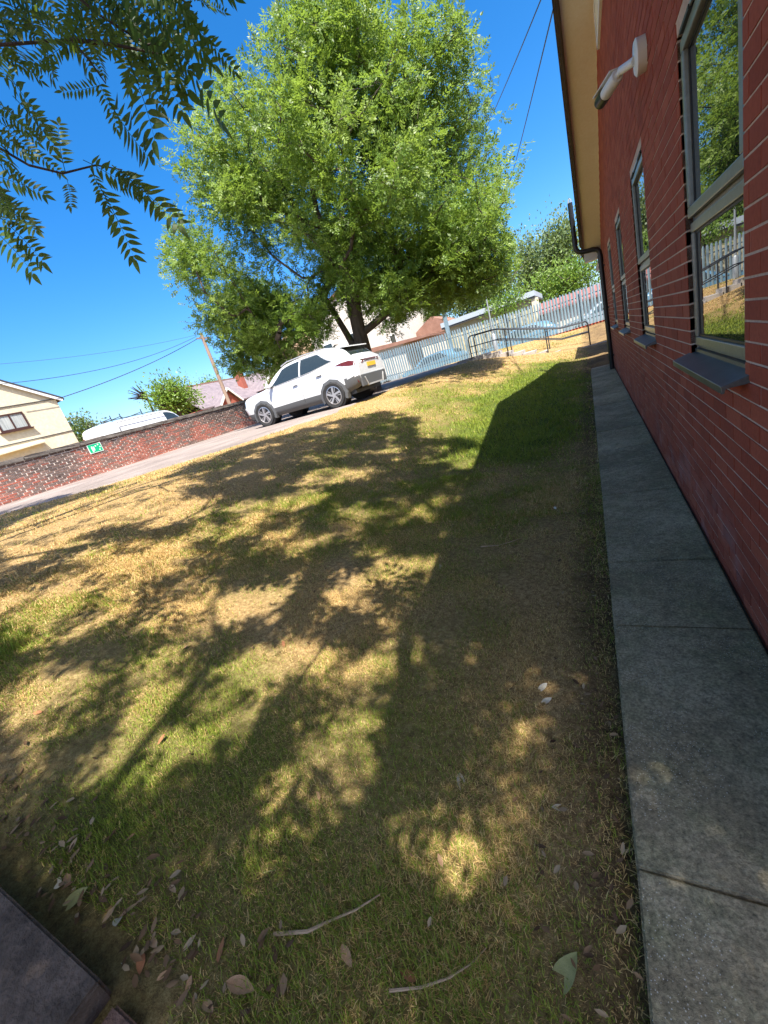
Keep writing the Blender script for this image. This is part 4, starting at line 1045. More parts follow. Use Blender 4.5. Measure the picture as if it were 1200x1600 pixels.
# ================================================================== TREES
m_bark = noisy('bark', (0.055, 0.042, 0.032), (0.13, 0.10, 0.078), 9, 0.95, 0.8, 0.02, stretch=(1, 1, 0.25))
m_barkd = noisy('bark_dark', (0.02, 0.014, 0.011), (0.045, 0.03, 0.024), 9, 0.9, 0.5, 0.01)
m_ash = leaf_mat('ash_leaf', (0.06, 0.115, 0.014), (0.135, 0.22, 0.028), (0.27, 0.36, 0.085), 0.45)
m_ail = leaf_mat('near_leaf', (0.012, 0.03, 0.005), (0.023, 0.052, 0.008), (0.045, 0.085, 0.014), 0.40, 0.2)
m_far1 = leaf_mat('poplar_leaf', (0.08, 0.12, 0.045), (0.135, 0.185, 0.07), (0.20, 0.255, 0.11), 0.3)
m_far2 = leaf_mat('shrub_leaf', (0.06, 0.12, 0.015), (0.12, 0.21, 0.025), (0.22, 0.31, 0.05), 0.35)
m_far3 = leaf_mat('dark_tree_leaf', (0.03, 0.06, 0.015), (0.07, 0.11, 0.03), (0.14, 0.18, 0.06), 0.3)
def unit(v): return v/np.maximum(np.linalg.norm(v, axis=-1, keepdims=True), 1e-9)
def leaves_compound(P, Dd, Nn, L, pairs, llen, lwid, r, droop=0.25, tone=None):
    """P base points, Dd rachis directions, Nn normals; returns diamond leaflets"""
    n = len(P); S = unit(np.cross(Dd, Nn)); Nn = np.cross(S, Dd)
    Vs, vv = [], []; tone = r.random(n) if tone is None else tone
    for j in range(pairs*2+1):
        if j == pairs*2: t = 1.0; dirv = Dd; sgn = 0
        else:
            t = 0.22+0.7*(j//2)/max(pairs-1, 1); sgn = 1 if j % 2 else -1
            dirv = unit(Dd*0.55+S*sgn*0.85-np.array([0, 0, droop]))
        jit = r.normal(0, 0.18, (n, 3)); dirv = unit(dirv+jit)
        b = P+Dd*(L*t)[:, None]-np.array([0, 0, 1.])*(droop*0.35*(L*t*t))[:, None]
        wv = unit(np.cross(dirv, Nn+r.normal(0, 0.25, (n, 3))))
        ll = (llen*r.uniform(0.8, 1.15, n))[:, None]; ww = lwid*0.5
        q = np.stack([b, b+dirv*ll*0.42+wv*ww, b+dirv*ll, b+dirv*ll*0.42-wv*ww], 1)
        Vs.append(q); vv.append(np.repeat(np.clip(tone*0.75+0.25*r.random(n), 0, 1)[:, None], 4, 1))
    V = np.concatenate(Vs, 0).reshape(-1, 3); v = np.concatenate(vv, 0).ravel()
    F = np.arange(len(V)).reshape(-1, 4); return V, F, v
def skeleton(trunk, tips, r, base_r, min_r=0.006, seg=0.45, start=1):
    pos = [np.array(p, float) for p in trunk]; par = [-1]+list(range(len(trunk)-1)); nd = []
    for i in range(len(trunk)):
        d = pos[min(i+1, len(pos)-1)]-pos[max(i-1, 0)]; nd.append(d/np.linalg.norm(d))
    cnt_tip = []
    o = np.array(trunk[-1]); tips = sorted(tips, key=lambda t: np.linalg.norm(t-o))
    for tip in tips:
        A = np.array(pos[start:]); D_ = np.array(nd[start:]); dv_ = tip-A; L = np.linalg.norm(dv_, axis=1)
        cs = (dv_*D_).sum(1)/np.maximum(L, 1e-6)
        cost = L*(1+0.9*(1-cs)) + 0.0*L
        k = int(np.argmin(cost))+start
        p0 = pos[k]; L = np.linalg.norm(tip-p0)
        if L < 0.15: continue
        c1 = p0+nd[k]*L*0.35+r.normal(0, 0.05*L, 3); m_ = max(2, int(L/seg)); prev = k
        for q in range(1, m_+1):
            t = q/m_; p = p0*(1-t)**2+2*c1*t*(1-t)+tip*t*t + (r.normal(0, 0.03, 3) if q < m_ else 0)
            d = p-pos[prev]; pos.append(p); nd.append(d/max(np.linalg.norm(d), 1e-6)); par.append(prev); prev = len(pos)-1
        cnt_tip.append(prev)
    c = np.zeros(len(pos))
    for t in cnt_tip: c[t] = 1
    for i in range(len(pos)-1, 0, -1): c[par[i]] += c[i]
    tot = max(c.max(), 1); rad = np.maximum(base_r*(c/tot)**0.5, min_r)
    e = np.array([i for i in range(1, len(pos))]); pr = np.array([par[i] for i in e]); pos = np.array(pos)
    r0 = np.minimum(rad[pr], rad[e]*1.6)
    return pos, pr, e, r0, rad[e]
def in_poly(x, y, poly):
    x = np.asarray(x); y = np.asarray(y); c = np.zeros(x.shape, bool); n = len(poly); j = n-1
    for i in range(n):
        xi, yi = poly[i]; xj, yj = poly[j]
        c ^= ((yi > y) != (yj > y)) & (x < (xj-xi)*(y-yi)/(yj-yi+1e-12)+xi); j = i
    return c
def add_tree(name, label, base, trunk_mesh, crown_mesh, bark, leafm, group=None, sub=None):
    t = empty(name, tuple(base), label, 'tree', group); off = np.array(base)
    for me_, nm_, mm, stuff in ((trunk_mesh, 'trunk', bark, False), (crown_mesh, 'crown', leafm, True)):
        V, F, v = me_
        o = link(nm_, np_mesh(nm_, V-off, F, v, smooth=(nm_ == 'trunk')), mm, t)
        if stuff: o['kind'] = 'stuff'
    return t

# ---- the big ash
AB = np.array([-6.95, 13.6, 1.1])
OUT = [(500, -28), (445, 8), (392, 40), (352, 95), (318, 150), (262, 225), (225, 300), (230, 335), (262, 345), (255, 400), (265, 470), (300, 490), (298, 540), (330, 572), (400, 594), (440, 582),
       (470, 560), (505, 540), (545, 512), (585, 505), (612, 535), (640, 485), (690, 487), (740, 472), (790, 447), (803, 400), (785, 330), (816, 250), (812, 200), (782, 140), (764, 85), (738, 38), (700, -5), (650, -28)]
r = np.random.default_rng(5)
# boughs: clumps of foliage spread through the crown
def shades_car(p, mg=0.0):
    p = np.asarray(p); d_ = p[..., 2]-1.9; xx, yy = p[..., 0]+SUNH[0]*d_, p[..., 1]+SUNH[1]*d_
    return (xx > -10.4-mg) & (xx < -5.2+mg) & (yy > 9.0-mg) & (yy < 12.3+mg)
cl = []
while len(cl) < 560:
    u = r.normal(size=3); u /= np.linalg.norm(u); rad_ = r.random()**0.42
    p = np.array([-6.8, 14.3, 6.9])+u*rad_*np.array([6.4, 4.7, 5.6])
    if p[2] < 2.3: continue
    X_, Y_, _ = proj(p)
    if not in_poly(530+(X_-530)*1.02, 290+(Y_-290)*1.04, OUT): continue
    if rad_ < 0.35 and r.random() < 0.6: continue
    if vnoise(np.array(p[0]*0.62+p[2]*0.3), np.array(p[1]*0.5+p[2]*0.62), 61) < 0.48: continue
    if shades_car(p, 0.35): continue
    if p[2] > 5.2 and r.random() < 0.25: continue
    cl.append(p)
for c_, r_, n_ in (((-3.1, 14.6, 4.5), (2.1, 1.8, 1.5), 55), ((-10.9, 13.4, 4.4), (2.0, 1.6, 1.8), 36)):
    k_ = 0
    for _ in range(4000):
        u = r.normal(size=3); u /= np.linalg.norm(u); p = np.array(c_)+u*r.random()**0.45*np.array(r_)
        if k_ < n_ and in_poly(*proj(p)[:2], OUT) and not shades_car(p, 0.3): cl.append(p); k_ += 1
cl = np.array(cl)
# a few drooping clumps at the low edges
trunk_pts = [AB, AB+[0.0, 0, 0.8], AB+[0.02, 0.0, 1.6], AB+[0.05, 0.02, 2.3], AB+[0.12, 0.02, 3.0], AB+[0.2, 0.05, 3.7]]
pos, pr, e, r0, r1 = skeleton(trunk_pts, list(cl), r, 0.27, 0.007, 0.5, 2)
side = [AB+np.array(q) for q in ((0.0, 0, 0.9), (-0.22, -0.02, 1.4), (-0.42, 0.0, 2.1), (-0.75, 0.1, 3.0), (-1.1, 0.2, 4.0))]
tv, tf = frusta(pos[pr], pos[e], r0, r1, 7)
sv, sf = frusta(np.array(side[:-1]), np.array(side[1:]), [0.16, 0.15, 0.12, 0.10], [0.15, 0.12, 0.10, 0.07], 8)
tv, tf = np.vstack([tv, sv]), np.vstack([tf, sf+len(tv)])
# twigs and leaves round every clump
NT_ = 38
tw = np.repeat(cl, NT_, 0)+r.normal(0, 1, (len(cl)*NT_, 3))*np.repeat(r.uniform(0.21, 0.38, len(cl)), NT_)[:, None]*np.array([1.1, 1.1, 0.85])
keep = in_poly(*proj(tw)[:2], [(530+(x-530)*1.005, 290+(y-290)*0.99) for x, y in OUT]) & (tw[:, 2] > 1.9) & ~shades_car(tw)
tw = tw[keep]; src = np.repeat(cl, NT_, 0)[keep]
wv_, wf_ = frusta(src[::6]*0.75+tw[::6]*0.25, tw[::6], np.full(len(tw[::6]), 0.006), np.full(len(tw[::6]), 0.003), 3)
nfan = 2
Pb = np.repeat(tw, nfan, 0)+r.normal(0, 0.05, (len(tw)*nfan, 3))
Dd = unit(unit(np.repeat(tw-src, nfan, 0))*0.6+r.normal(0, 0.55, Pb.shape)+np.array([0, 0, 0.12]))
Nn = unit(np.array([0.25, -0.3, 0.8])+r.normal(0, 0.45, Pb.shape))
V, F, v = leaves_compound(Pb, Dd, Nn, r.uniform(0.20, 0.30, len(Pb)), 4, 0.100, 0.042, r, 0.08, tone=np.clip(0.5+0.5*np.repeat(np.repeat(r.normal(0, 0.45, len(cl)), NT_)[keep], nfan)+r.normal(0, 0.22, len(Pb)), 0, 1))
# trunk faces use quads, twigs too
tv2 = np.vstack([tv, wv_]); tf2 = np.vstack([tf, wf_+len(tv)])
ash = add_tree('ash_tree', 'large round crowned ash tree with thick forked trunk behind the white car', AB, (tv2, tf2, None), (V, F, v), m_bark, m_ash)

# ---- generic background trees
def blob_tree(name, label, base, lobes, leafm, n, lsize, group=None, trunk_r=0.2, seed=1, shell=0.55, stretchz=1.0):
    r = np.random.default_rng(seed); base = np.array(base, float); pts, cen = [], []
    vol = np.array([l[3]*l[4]*l[5] for l in lobes]); vol = vol/vol.sum()
    for l, f in zip(lobes, vol):
        k = int(n*f); u = unit(r.normal(size=(k, 3))); rr_ = r.random(k)**shell
        rough_ = 0.75+0.45*vnoise(u[:, 0]*3+7+seed, u[:, 1]*3+u[:, 2]*2.3+9, seed)
        p = np.array(l[:3])+u*(rr_*rough_)[:, None]*np.array(l[3:]); pts.append(p); cen.append(np.tile(np.array(l[:3]), (k, 1)))
    P = np.vstack(pts); Cc = np.vstack(cen)
    keep = P[:, 2] > base[2]+0.1; P = P[keep]; Cc = Cc[keep]
    # clump
    seeds = P[r.choice(len(P), max(12, len(P)//60), replace=False)]
    jj = r.integers(0, len(seeds), len(P)); P = P*0.35+seeds[jj]*0.65+r.normal(0, lsize*2.2, P.shape)
    D1 = unit(unit(P-Cc)*0.5+r.normal(0, 0.6, P.shape)+np.array([0, 0, 0.15*stretchz]))
    N1 = unit(np.array([0.3, -0.35, 0.7])+r.normal(0, 0.5, P.shape)); S1 = unit(np.cross(D1, N1))
    ls = (lsize*r.uniform(0.7, 1.3, len(P)))[:, None]
    V = np.stack([P, P+D1*ls*0.45+S1*ls*0.24, P+D1*ls, P+D1*ls*0.45-S1*ls*0.24], 1).reshape(-1, 3)
    tone = np.repeat(np.clip(0.5*r.random(len(P))+0.5*vnoise(P[:, 0]*1.5+P[:, 2], P[:, 1]*1.5-P[:, 2], seed+3), 0, 1), 4)
    top = np.array([np.mean([l[i] for l in lobes]) for i in range(3)])
    tr = [base+(top-base)*t+r.normal(0, 0.03, 3) for t in (0, 0.25, 0.5, 0.8)]
    tips = [q for q in seeds[r.choice(len(seeds), min(40, len(seeds)), replace=False)]]
    pos, pr, e, r0, r1 = skeleton(tr, tips, r, trunk_r, 0.012, 0.8, 1)
    tv, tf = frusta(pos[pr], pos[e], r0, r1, 5)
    return add_tree(name, label, base, (tv, tf, None), (V, np.arange(len(V)).reshape(-1, 4), tone), m_bark, leafm, group)
def lobe(px, py, Y, rx, ry, rz_):
    p = at_y(px, py, Y); return (p[0], p[1], p[2], rx, ry, rz_)
g1 = 'trees beyond the fence'
def base_of(l): return (l[0], l[1], 0.6)
a = lobe(872, 392, 44, 1.9, 2, 3.4); b = lobe(885, 372, 44, 1.4, 1.6, 2.6)
blob_tree('poplar_tree', 'tallest pale grey-green poplar beyond the fence, next to the vent pipe', base_of(a), [a, b, (a[0], 44, 4, 1.6, 1.6, 2.4)], m_far1, 9000, 0.26, g1, seed=21, stretchz=3)
a = lobe(822, 405, 46, 1.9, 2, 3.0)
blob_tree('poplar_tree', 'shorter grey-green poplar touching the ash crown edge', base_of(a), [a, (a[0]-.3, 46, 4, 1.8, 1.6, 2.4), (a[0]+1.7, 47, 5.0, 1.5, 1.5, 2.6)], m_far1, 9000, 0.26, g1, seed=22, stretchz=3)
a = lobe(850, 440, 36, 2.2, 1.6, 1.2); b = lobe(905, 425, 36, 2.0, 1.6, 1.3)
blob_tree('garden_shrub', 'bright green hedge shrub above the red roof by the fence', base_of(a), [a, b, lobe(930, 425, 36, 1.6, 1.5, 1.5), (a[0], 36, 2.2, 2.4, 1.5, 1.3)], m_far2, 7000, 0.2, g1, seed=23)
a = lobe(655, 500, 40, 2.3, 2, 2.0)
blob_tree('garden_tree', 'mid green bushy tree between the white house and the gate post', base_of(a), [a, lobe(685, 475, 40, 2.2, 2, 2.0), lobe(640, 480, 41, 1.6, 2, 2.0)], m_far3, 9000, 0.24, g1, seed=24)
a = lobe(745, 470, 42, 2.6, 2, 2.2)
blob_tree('garden_tree', 'olive green tree behind the flat roofed store', base_of(a), [a, lobe(790, 440, 42, 2.2, 2, 2.2), lobe(720, 480, 43, 2, 2, 2)], m_far3, 9000, 0.24, g1, seed=25)
a = lobe(790, 478, 27.3, 0.9, 0.6, 0.42)
blob_tree('leafy_sapling', 'yellow-green leafy sapling in front of the flat roofed store', (a[0], 27.3, 0.6), [a, lobe(765, 488, 27.3, 0.5, 0.4, 0.3), lobe(806, 460, 27.3, 0.5, 0.5, 0.5)], m_far2, 1500, 0.15, g1, trunk_r=0.05, seed=26)
# trees left, beyond the old wall
g2 = 'trees beyond the old brick wall'
def lobx(px, py, X, rx, ry, rz_):
    p = at_x(px, py, X); return (p[0], p[1], p[2], rx, ry, rz_)
a = lobx(268, 620, -28.0, 1.6, 1.9, 1.25)
blob_tree('round_tree', 'round green tree between the white van and the slate roof', (a[0], a[1], 1.2), [a, lobx(245, 625, -28, 1.2, 1.2, 1.0), lobx(292, 622, -28, 1.2, 1.2, 1.0)], m_far2, 5000, 0.22, g2, seed=27)
a = lobx(122, 672, -32.0, 1.5, 1.5, 0.9)
blob_tree('round_tree', 'grey-green bush beside the cream house corner', (a[0], a[1], 1.2), [a, lobx(135, 685, -31, 1.0, 1.2, 0.8)], m_far3, 2500, 0.2, g2, seed=28)
a = lobx(325, 610, -45.0, 1.6, 2.0, 1.5)
blob_tree('round_tree', 'distant green tree behind the slate roof ridge', (a[0], a[1], 1.2), [a, lobx(345, 600, -45, 1.4, 1.4, 1.2)], m_far2, 2500, 0.25, g2, seed=29)
a = at_y(455, 585, 30.0)
lb = [(a[0], 30.0, a[2]-0.2, 2.2, 2, 1.6), (a[0]-1.8, 31.0, a[2]+0.3, 1.6, 1.6, 1.4)]
blob_tree('round_tree', 'dark green tree behind the bonnet of the white car', (lb[0][0], 30.0, 1.0), lb, m_far3, 5000, 0.22, g2, seed=30)
# spiky monkey-puzzle like plant
mp = at_x(228, 618, -29.5)
sp = empty('spiky_plant', (float(mp[0]), float(mp[1]), 1.2), 'spiky bare branched plant beside the round tree', 'plant')
mb = MB(); mb.tube([(mp[0], mp[1], 1.0), tuple(mp)], [0.12, 0.08], 6)
rr9 = random.Random(4)
for k in range(12):
    an = math.radians(rr9.uniform(95, 200)); q = mp+np.array([rr9.uniform(-.4, .4), math.cos(an)*1.3, math.sin(an)*0.9])
    mb.tube([tuple(mp+np.array([0, 0, -0.5+0.07*k])), tuple(0.5*(mp+q)+np.array([0, 0, -0.05])), tuple(q)], [0.05, 0.05, 0.015], 5)
mb.build('stem', m_barkd, sp)

# ---- the tree overhead: it stands behind and to the left of the camera; unseen crown leaves are set sunward of wanted shade, gaps shaped for sun spots
SUNP = [(140, 805, 130, 22, -17), (270, 797, 55, 18, -10), (190, 888, 95, 28, -15), (85, 938, 90, 26, -10), (60, 990, 50, 18, -10), (118, 1068, 48, 22, -5), (325, 962, 85, 30, -10),
        (440, 1045, 80, 36, -12), (605, 1022, 24, 26, 0), (552, 1070, 40, 30, -20), (325, 1082, 34, 24, 0), (220, 1036, 42, 20, -10), (430, 790, 65, 11, -8), (530, 744, 48, 9, -8), (415, 845, 26, 14, 0),
        (475, 865, 18, 12, 0), (450, 920, 26, 14, 0), (530, 944, 20, 14, 0), (572, 940, 14, 20, 0), (737, 714, 36, 11, -10), (725, 656, 60, 20, -12), (665, 880, 20, 14, 0), (705, 835, 14, 12, 0), (655, 1012, 20, 14, 0),
        (410, 1335, 42, 52, 20), (535, 1190, 46, 62, 20), (803, 1168, 26, 16, 10), (850, 1206, 20, 10, 20), (675, 1292, 22, 30, 0), (736, 1345, 17, 30, -10), (795, 1430, 42, 12, 50), (745, 1472, 17, 42, -12), (600, 1545, 36, 46, 0), (170, 1222, 66, 26, -5),
        (590, 880, 16, 9, 0), (480, 775, 30, 8, -8), (350, 830, 40, 10, -12), (40, 860, 40, 12, -15), (640, 800, 18, 9, 0), (560, 800, 30, 9, -5), (300, 915, 35, 10, -10), (700, 940, 14, 10, 0), (330, 700, 60, 8, -17), (235, 745, 50, 6, -17)]
LIMX = np.array([-300, 0, 200, 400, 520, 600, 660, 700, 760, 1300]); LIMY = np.array([900, 788, 745, 684, 650, 634, 648, 672, 690, 690])
def lit(px, py, grow=1.0):
    m_ = np.zeros(px.shape, bool)
    for cx, cy_, a_, b_, an in SUNP:
        c_, s_ = math.cos(math.radians(an)), math.sin(math.radians(an)); dx, dy = px-cx, py-cy_
        m_ |= ((dx*c_+dy*s_)/a_)**2+((-dx*s_+dy*c_)/b_)**2 < np.asarray(grow)**2
    return m_
r = np.random.default_rng(77)
N = 60000
gx = r.uniform(-12, 0.9, N); gy = r.uniform(-0.9, 11.5, N); gzv = T(gx, gy)
px, py, pz = proj(np.stack([gx, gy, gzv], -1))
infr = (pz > 0.1) & (px > -30) & (px < 1230) & (py < 1630)
ok = np.where(infr, (py > np.interp(px, LIMX, LIMY)+8) & (~lit(px, py, np.where(py > 1130, 1.55, 1.36)) | (r.random(N) < 0.05)) & ((gx > -0.9) | ((py > 1230) & (px < 360)) | (0.35*vnoise(gx*2.2, gy*2.2, 71)+0.65*vnoise(gx*5.5, gy*5.5, 72) < 0.62)), gy < 6)
ok &= (gx > -10.5) | (r.random(N) < 0.3)
gx, gy, gzv = gx[ok], gy[ok], gzv[ok]
Pl = np.zeros((len(gx), 3)); good = np.zeros(len(gx), bool)
def blocked(P, mrg=70):
    X_, Y_, Z_ = proj(P); return (Z_ > 0.05) & (X_ > -mrg) & (X_ < 1200+mrg) & (Y_ > -mrg) & (Y_ < 1600+mrg)
for tr_ in range(10):
    Hh = np.where(gy < 2.6, r.uniform(2.9, 7.0, len(gx)), r.uniform(5.0, 10.5, len(gx))) if tr_ < 7 else r.uniform(8, 13.0, len(gx))
    Q = np.stack([gx-SUNH[0]*Hh, gy-SUNH[1]*Hh, gzv+Hh], -1)
    overroof = (Q[:, 0] > 0) & (Q[:, 1] > -0.6) & (Q[:, 2] < roof_z(YA)+1.0)
    g_ = ~blocked(Q) & ~good & ~overroof; Pl[g_] = Q[g_]; good |= g_
Pl = Pl[good]
wgt = np.where(infr[ok][good], 1.0, 0.5)*r.random(len(Pl))
sel = np.argsort(-wgt)[:8300]; Pl = Pl[sel]
D1 = unit(r.normal(0, 1, Pl.shape)*np.array([1, 1, 0.35])); N1 = unit(np.array([0, 0, 1.])+r.normal(0, 0.35, Pl.shape))
Lr = r.uniform(0.26, 0.42, len(Pl))
Vc, Fc, vc = leaves_compound(Pl-D1*Lr[:, None]*0.5, D1, N1, Lr, 5, 0.115, 0.045, r, 0.2)
BA = np.array([-6.4, -2.6, 0.75]); BB = np.array([0.9, -4.4, 0.0])
inA = (Pl[:, 0] < -1.6+0.3*Pl[:, 1])
# visible hanging sprays, upper left, on branches of the left tree
def W3(px, py, d): return at_depth(px, py, d)
brs = [[(-320, 120, 2.9), (-120, 85, 2.95), (0, 70, 3.0), (60, 66, 3.0), (112, 62, 3.0), (140, 95, 3.0), (165, 130, 3.02)],
       [(-320, 120, 2.9), (-200, 175, 3.0), (-60, 205, 3.05), (0, 232, 3.1), (45, 258, 3.1), (98, 271, 3.1), (150, 258, 3.1), (190, 265, 3.1)],
       [(-250, -180, 2.9), (-60, -140, 2.9), (60, -60, 2.95), (150, 20, 3.0), (230, 70, 3.05), (275, 62, 3.1)],
       [(-60, -140, 2.9), (120, -90, 3.0), (240, -30, 3.05), (300, 10, 3.1)],
       [(-200, 175, 3.0), (-90, 300, 3.1), (-20, 330, 3.1)], [(112, 62, 3.0), (180, 70, 3.0), (250, 85, 3.05)]]
bp0, bp1, br0, br1 = [], [], [], []
for q in brs:
    P_ = [W3(*t) for t in q]; n = len(P_)
    for k in range(n-1):
        ra = 0.015*(1-0.8*k/n); rb = 0.015*(1-0.8*(k+1)/n); bp0.append(P_[k]); bp1.append(P_[k+1]); br0.append(ra); br1.append(rb)
fr_l = [((245, 25), (350, 176)), ((300, 35), (371, 104)), ((308, 0), (352, 14)), ((196, 84), (256, 212)), ((168, 154), (228, 262)), ((162, 132), (100, 152)), ((175, 258), (290, 345)), ((150, 282), (222, 402)), ((102, 268), (80, 190)),
        ((105, 282), (118, 324)), ((35, 224), (100, 268)), ((20, 150), (94, 225)), ((0, 100), (76, 196)), ((-10, 310), (66, 354)), ((0, 340), (76, 402)), ((-20, 350), (62, 420)), ((-10, 245), (40, 282)), ((130, 250), (215, 290)),
        ((110, 62), (60, 110)), ((120, 60), (160, 118)), ((150, 100), (180, 40)), ((60, 66), (90, 118)), ((20, 68), (44, 112)), ((-10, 20), (60, 48)), ((200, 60), (262, 160)), ((150, 20), (300, 120)), ((90, -30), (180, 60)), ((160, -20), (250, 70)),
        ((220, -30), (320, 60)), ((40, -40), (110, 40)), ((-30, -30), (40, 50)), ((250, -40), (330, 10)), ((130, 10), (110, 90)), ((180, 30), (215, 140)), ((215, 70), (300, 170)), ((150, 120), (190, 200)), ((90, 90), (50, 120)), ((0, 190), (60, 240)),
        ((-30, 130), (30, 190)), ((180, 265), (235, 300)), ((60, -20), (30, 60)), ((250, 40), (290, 130)), ((190, 0), (290, 60)), ((100, 20), (160, 80)), ((60, 10), (120, 70)), ((-20, 60), (20, 130)), ((-10, 280), (20, 330)), ((140, 262), (175, 330)), ((230, 10), (340, 90)), ((120, -10), (200, 20))]
q = random.Random(15)
for k in range(40):
    a = (q.uniform(-40, 270), q.uniform(-60, 60)); an = math.radians(q.uniform(15, 100)); L_ = q.uniform(75, 115)
    fr_l.append((a, (a[0]+L_*math.cos(an), a[1]+L_*math.sin(an)*0.8)))
for k in range(10):
    a = (q.uniform(-60, 0), q.uniform(60, 330)); an = math.radians(q.uniform(10, 60)); L_ = q.uniform(70, 110)
    fr_l.append((a, (a[0]+L_*math.cos(an), a[1]+L_*math.sin(an))))
# unit frond meshes: 1 m long along +x, leaflets hang toward -y, faces +-z
def frond_mesh(seed):
    q = random.Random(seed); V, F, vv = [], [], []; pairs = 10
    def leaflet(bx, by, ang, ln, wd, tilt):
        c_, s_ = math.cos(ang), math.sin(ang); b = len(V)
        prof = [(0, 0), (0.18, 0.8), (0.38, 1.0), (0.62, 0.78), (0.84, 0.36), (1, 0), (0.84, -0.36), (0.62, -0.78), (0.38, -1.0), (0.18, -0.8)]
        curl = q.uniform(-0.10, 0.10)
        for u_, w_ in prof:
            lx, ly = u_*ln, w_*wd/2
            V.append((bx+lx*c_-ly*s_, by+lx*s_+ly*c_, 0.004+tilt*lx+abs(ly)*0.5+curl*u_*u_*ln)); vv.append(0.0)
        F.append(tuple(b+i for i in range(10))); tone = q.random()
        vv[b:b+10] = [tone]*10
    for k in range(pairs):
        t = 0.16+0.78*k/(pairs-1); ln = 0.205*(1-0.35*abs(t-0.45)); yb = -0.10*t*t
        for sgn in (1, -1):
            leaflet(t, yb, sgn*math.radians(q.uniform(48, 70)) - (0.12 if sgn > 0 else 0.12), ln*q.uniform(0.88, 1.08), 0.058*q.uniform(0.8, 1.15), q.uniform(-0.35, 0.15))
    leaflet(0.97, -0.10, -0.2, 0.2, 0.065, -0.1)
    b = len(V); n = 5
    for i in range(9):
        t = i/8
        for k in range(n):
            an = 2*math.pi*k/n; V.append((t, -0.10*t*t+0.0055*(1.1-t)*math.cos(an), 0.0055*(1.1-t)*math.sin(an))); vv.append(0.3)
    for i in range(8):
        for k in range(n): F.append((b+i*n+k, b+i*n+(k+1) % n, b+(i+1)*n+(k+1) % n, b+(i+1)*n+k))
    me = bpy.data.meshes.new('leaf'); me.from_pydata(V, [], F); at_ = me.attributes.new('v', 'FLOAT', 'POINT'); at_.data.foreach_set('value', np.array(vv, np.float32))
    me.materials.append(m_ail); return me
fms = [frond_mesh(s) for s in range(5)]
def tree_behind(name, label, base, sel_, leader, seed, extra=None):
    r = np.random.default_rng(seed); P = Pl[sel_]
    tips = [p for p in P[r.choice(len(P), 260, replace=False)]]
    tr = [base, base+(leader-base)*0.3, base+(leader-base)*0.6, leader]
    pos, pr, e, r0, r1 = skeleton(tr, tips, r, 0.075, 0.005, 0.5, 2)
    # twigs must not cross the picture
    bl = blocked(pos[e], 10) | blocked(pos[pr], 10)
    tv, tf = frusta(pos[pr][~bl], pos[e][~bl], r0[~bl], r1[~bl], 6)
    if extra:
        ev, ef = frusta(np.array(extra[0]), np.array(extra[1]), np.array(extra[2]), np.array(extra[3]), 7); tf = np.vstack([tf, ef+len(tv)]); tv = np.vstack([tv, ev])
    sv_, sf_ = frusta(np.array(tr[:-1]), np.array(tr[1:]), np.array([0.24, 0.19, 0.15]), np.array([0.19, 0.15, 0.09]), 10); tf = np.vstack([tf, sf_+len(tv)]); tv = np.vstack([tv, sv_])
    m4 = np.repeat(np.tile(sel_, 11), 4); Vq = Vc[m4]; vq = vc[m4]
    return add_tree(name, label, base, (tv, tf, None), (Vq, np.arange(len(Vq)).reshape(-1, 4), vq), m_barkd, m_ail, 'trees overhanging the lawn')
lA = np.array([-5.2, -1.4, 5.2]); st_ = W3(-320, 120, 2.9)
ext = [bp0+[lA, (lA+st_)/2+np.array([0, 0, 0.2])], bp1+[(lA+st_)/2+np.array([0, 0, 0.2]), st_], br0+[0.07, 0.045], br1+[0.045, 0.024]]
st2 = W3(-250, -180, 2.9)
ext[0] += [(lA+st_)/2+np.array([0, 0, 0.2])]; ext[1] += [st2]; ext[2] += [0.04]; ext[3] += [0.024]
tA = tree_behind('overhanging_tree', 'overhanging tree with long pinnate leaves hanging into the blue sky', BA, inA, lA, 3, ext)
tree_behind('overhanging_tree', 'second tree standing behind, shading the lawn beside the building corner', BB, ~inA, np.array([0.6, -3.4, 5.5]), 4)
q = random.Random(8)
for k, (a, b) in enumerate(fr_l):
    d0 = 3.05+q.uniform(-0.25, 0.3); p0 = W3(*a, d0); p1 = W3(*b, d0+q.uniform(-0.12, 0.12))
    xv = p1-p0; L = np.linalg.norm(xv); xv /= L
    tc = np.array([0, 0, EYE])-p0; tc /= np.linalg.norm(tc)
    zv = tc*0.8+np.array([q.uniform(-.5, .5), q.uniform(-.5, .5), q.uniform(-.2, .6)]); zv -= xv*zv.dot(xv); zv /= np.linalg.norm(zv); yv = np.cross(zv, xv)
    if yv[2] < 0: pass
    Mx = np.eye(4); Mx[:3, 0] = xv*L; Mx[:3, 1] = yv*L; Mx[:3, 2] = zv*L; Mx[:3, 3] = p0-BA
    o = bpy.data.objects.new('leaf', fms[k % 5]); C.objects.link(o); o.parent = tA; o.matrix_local = Matrix(Mx.tolist())

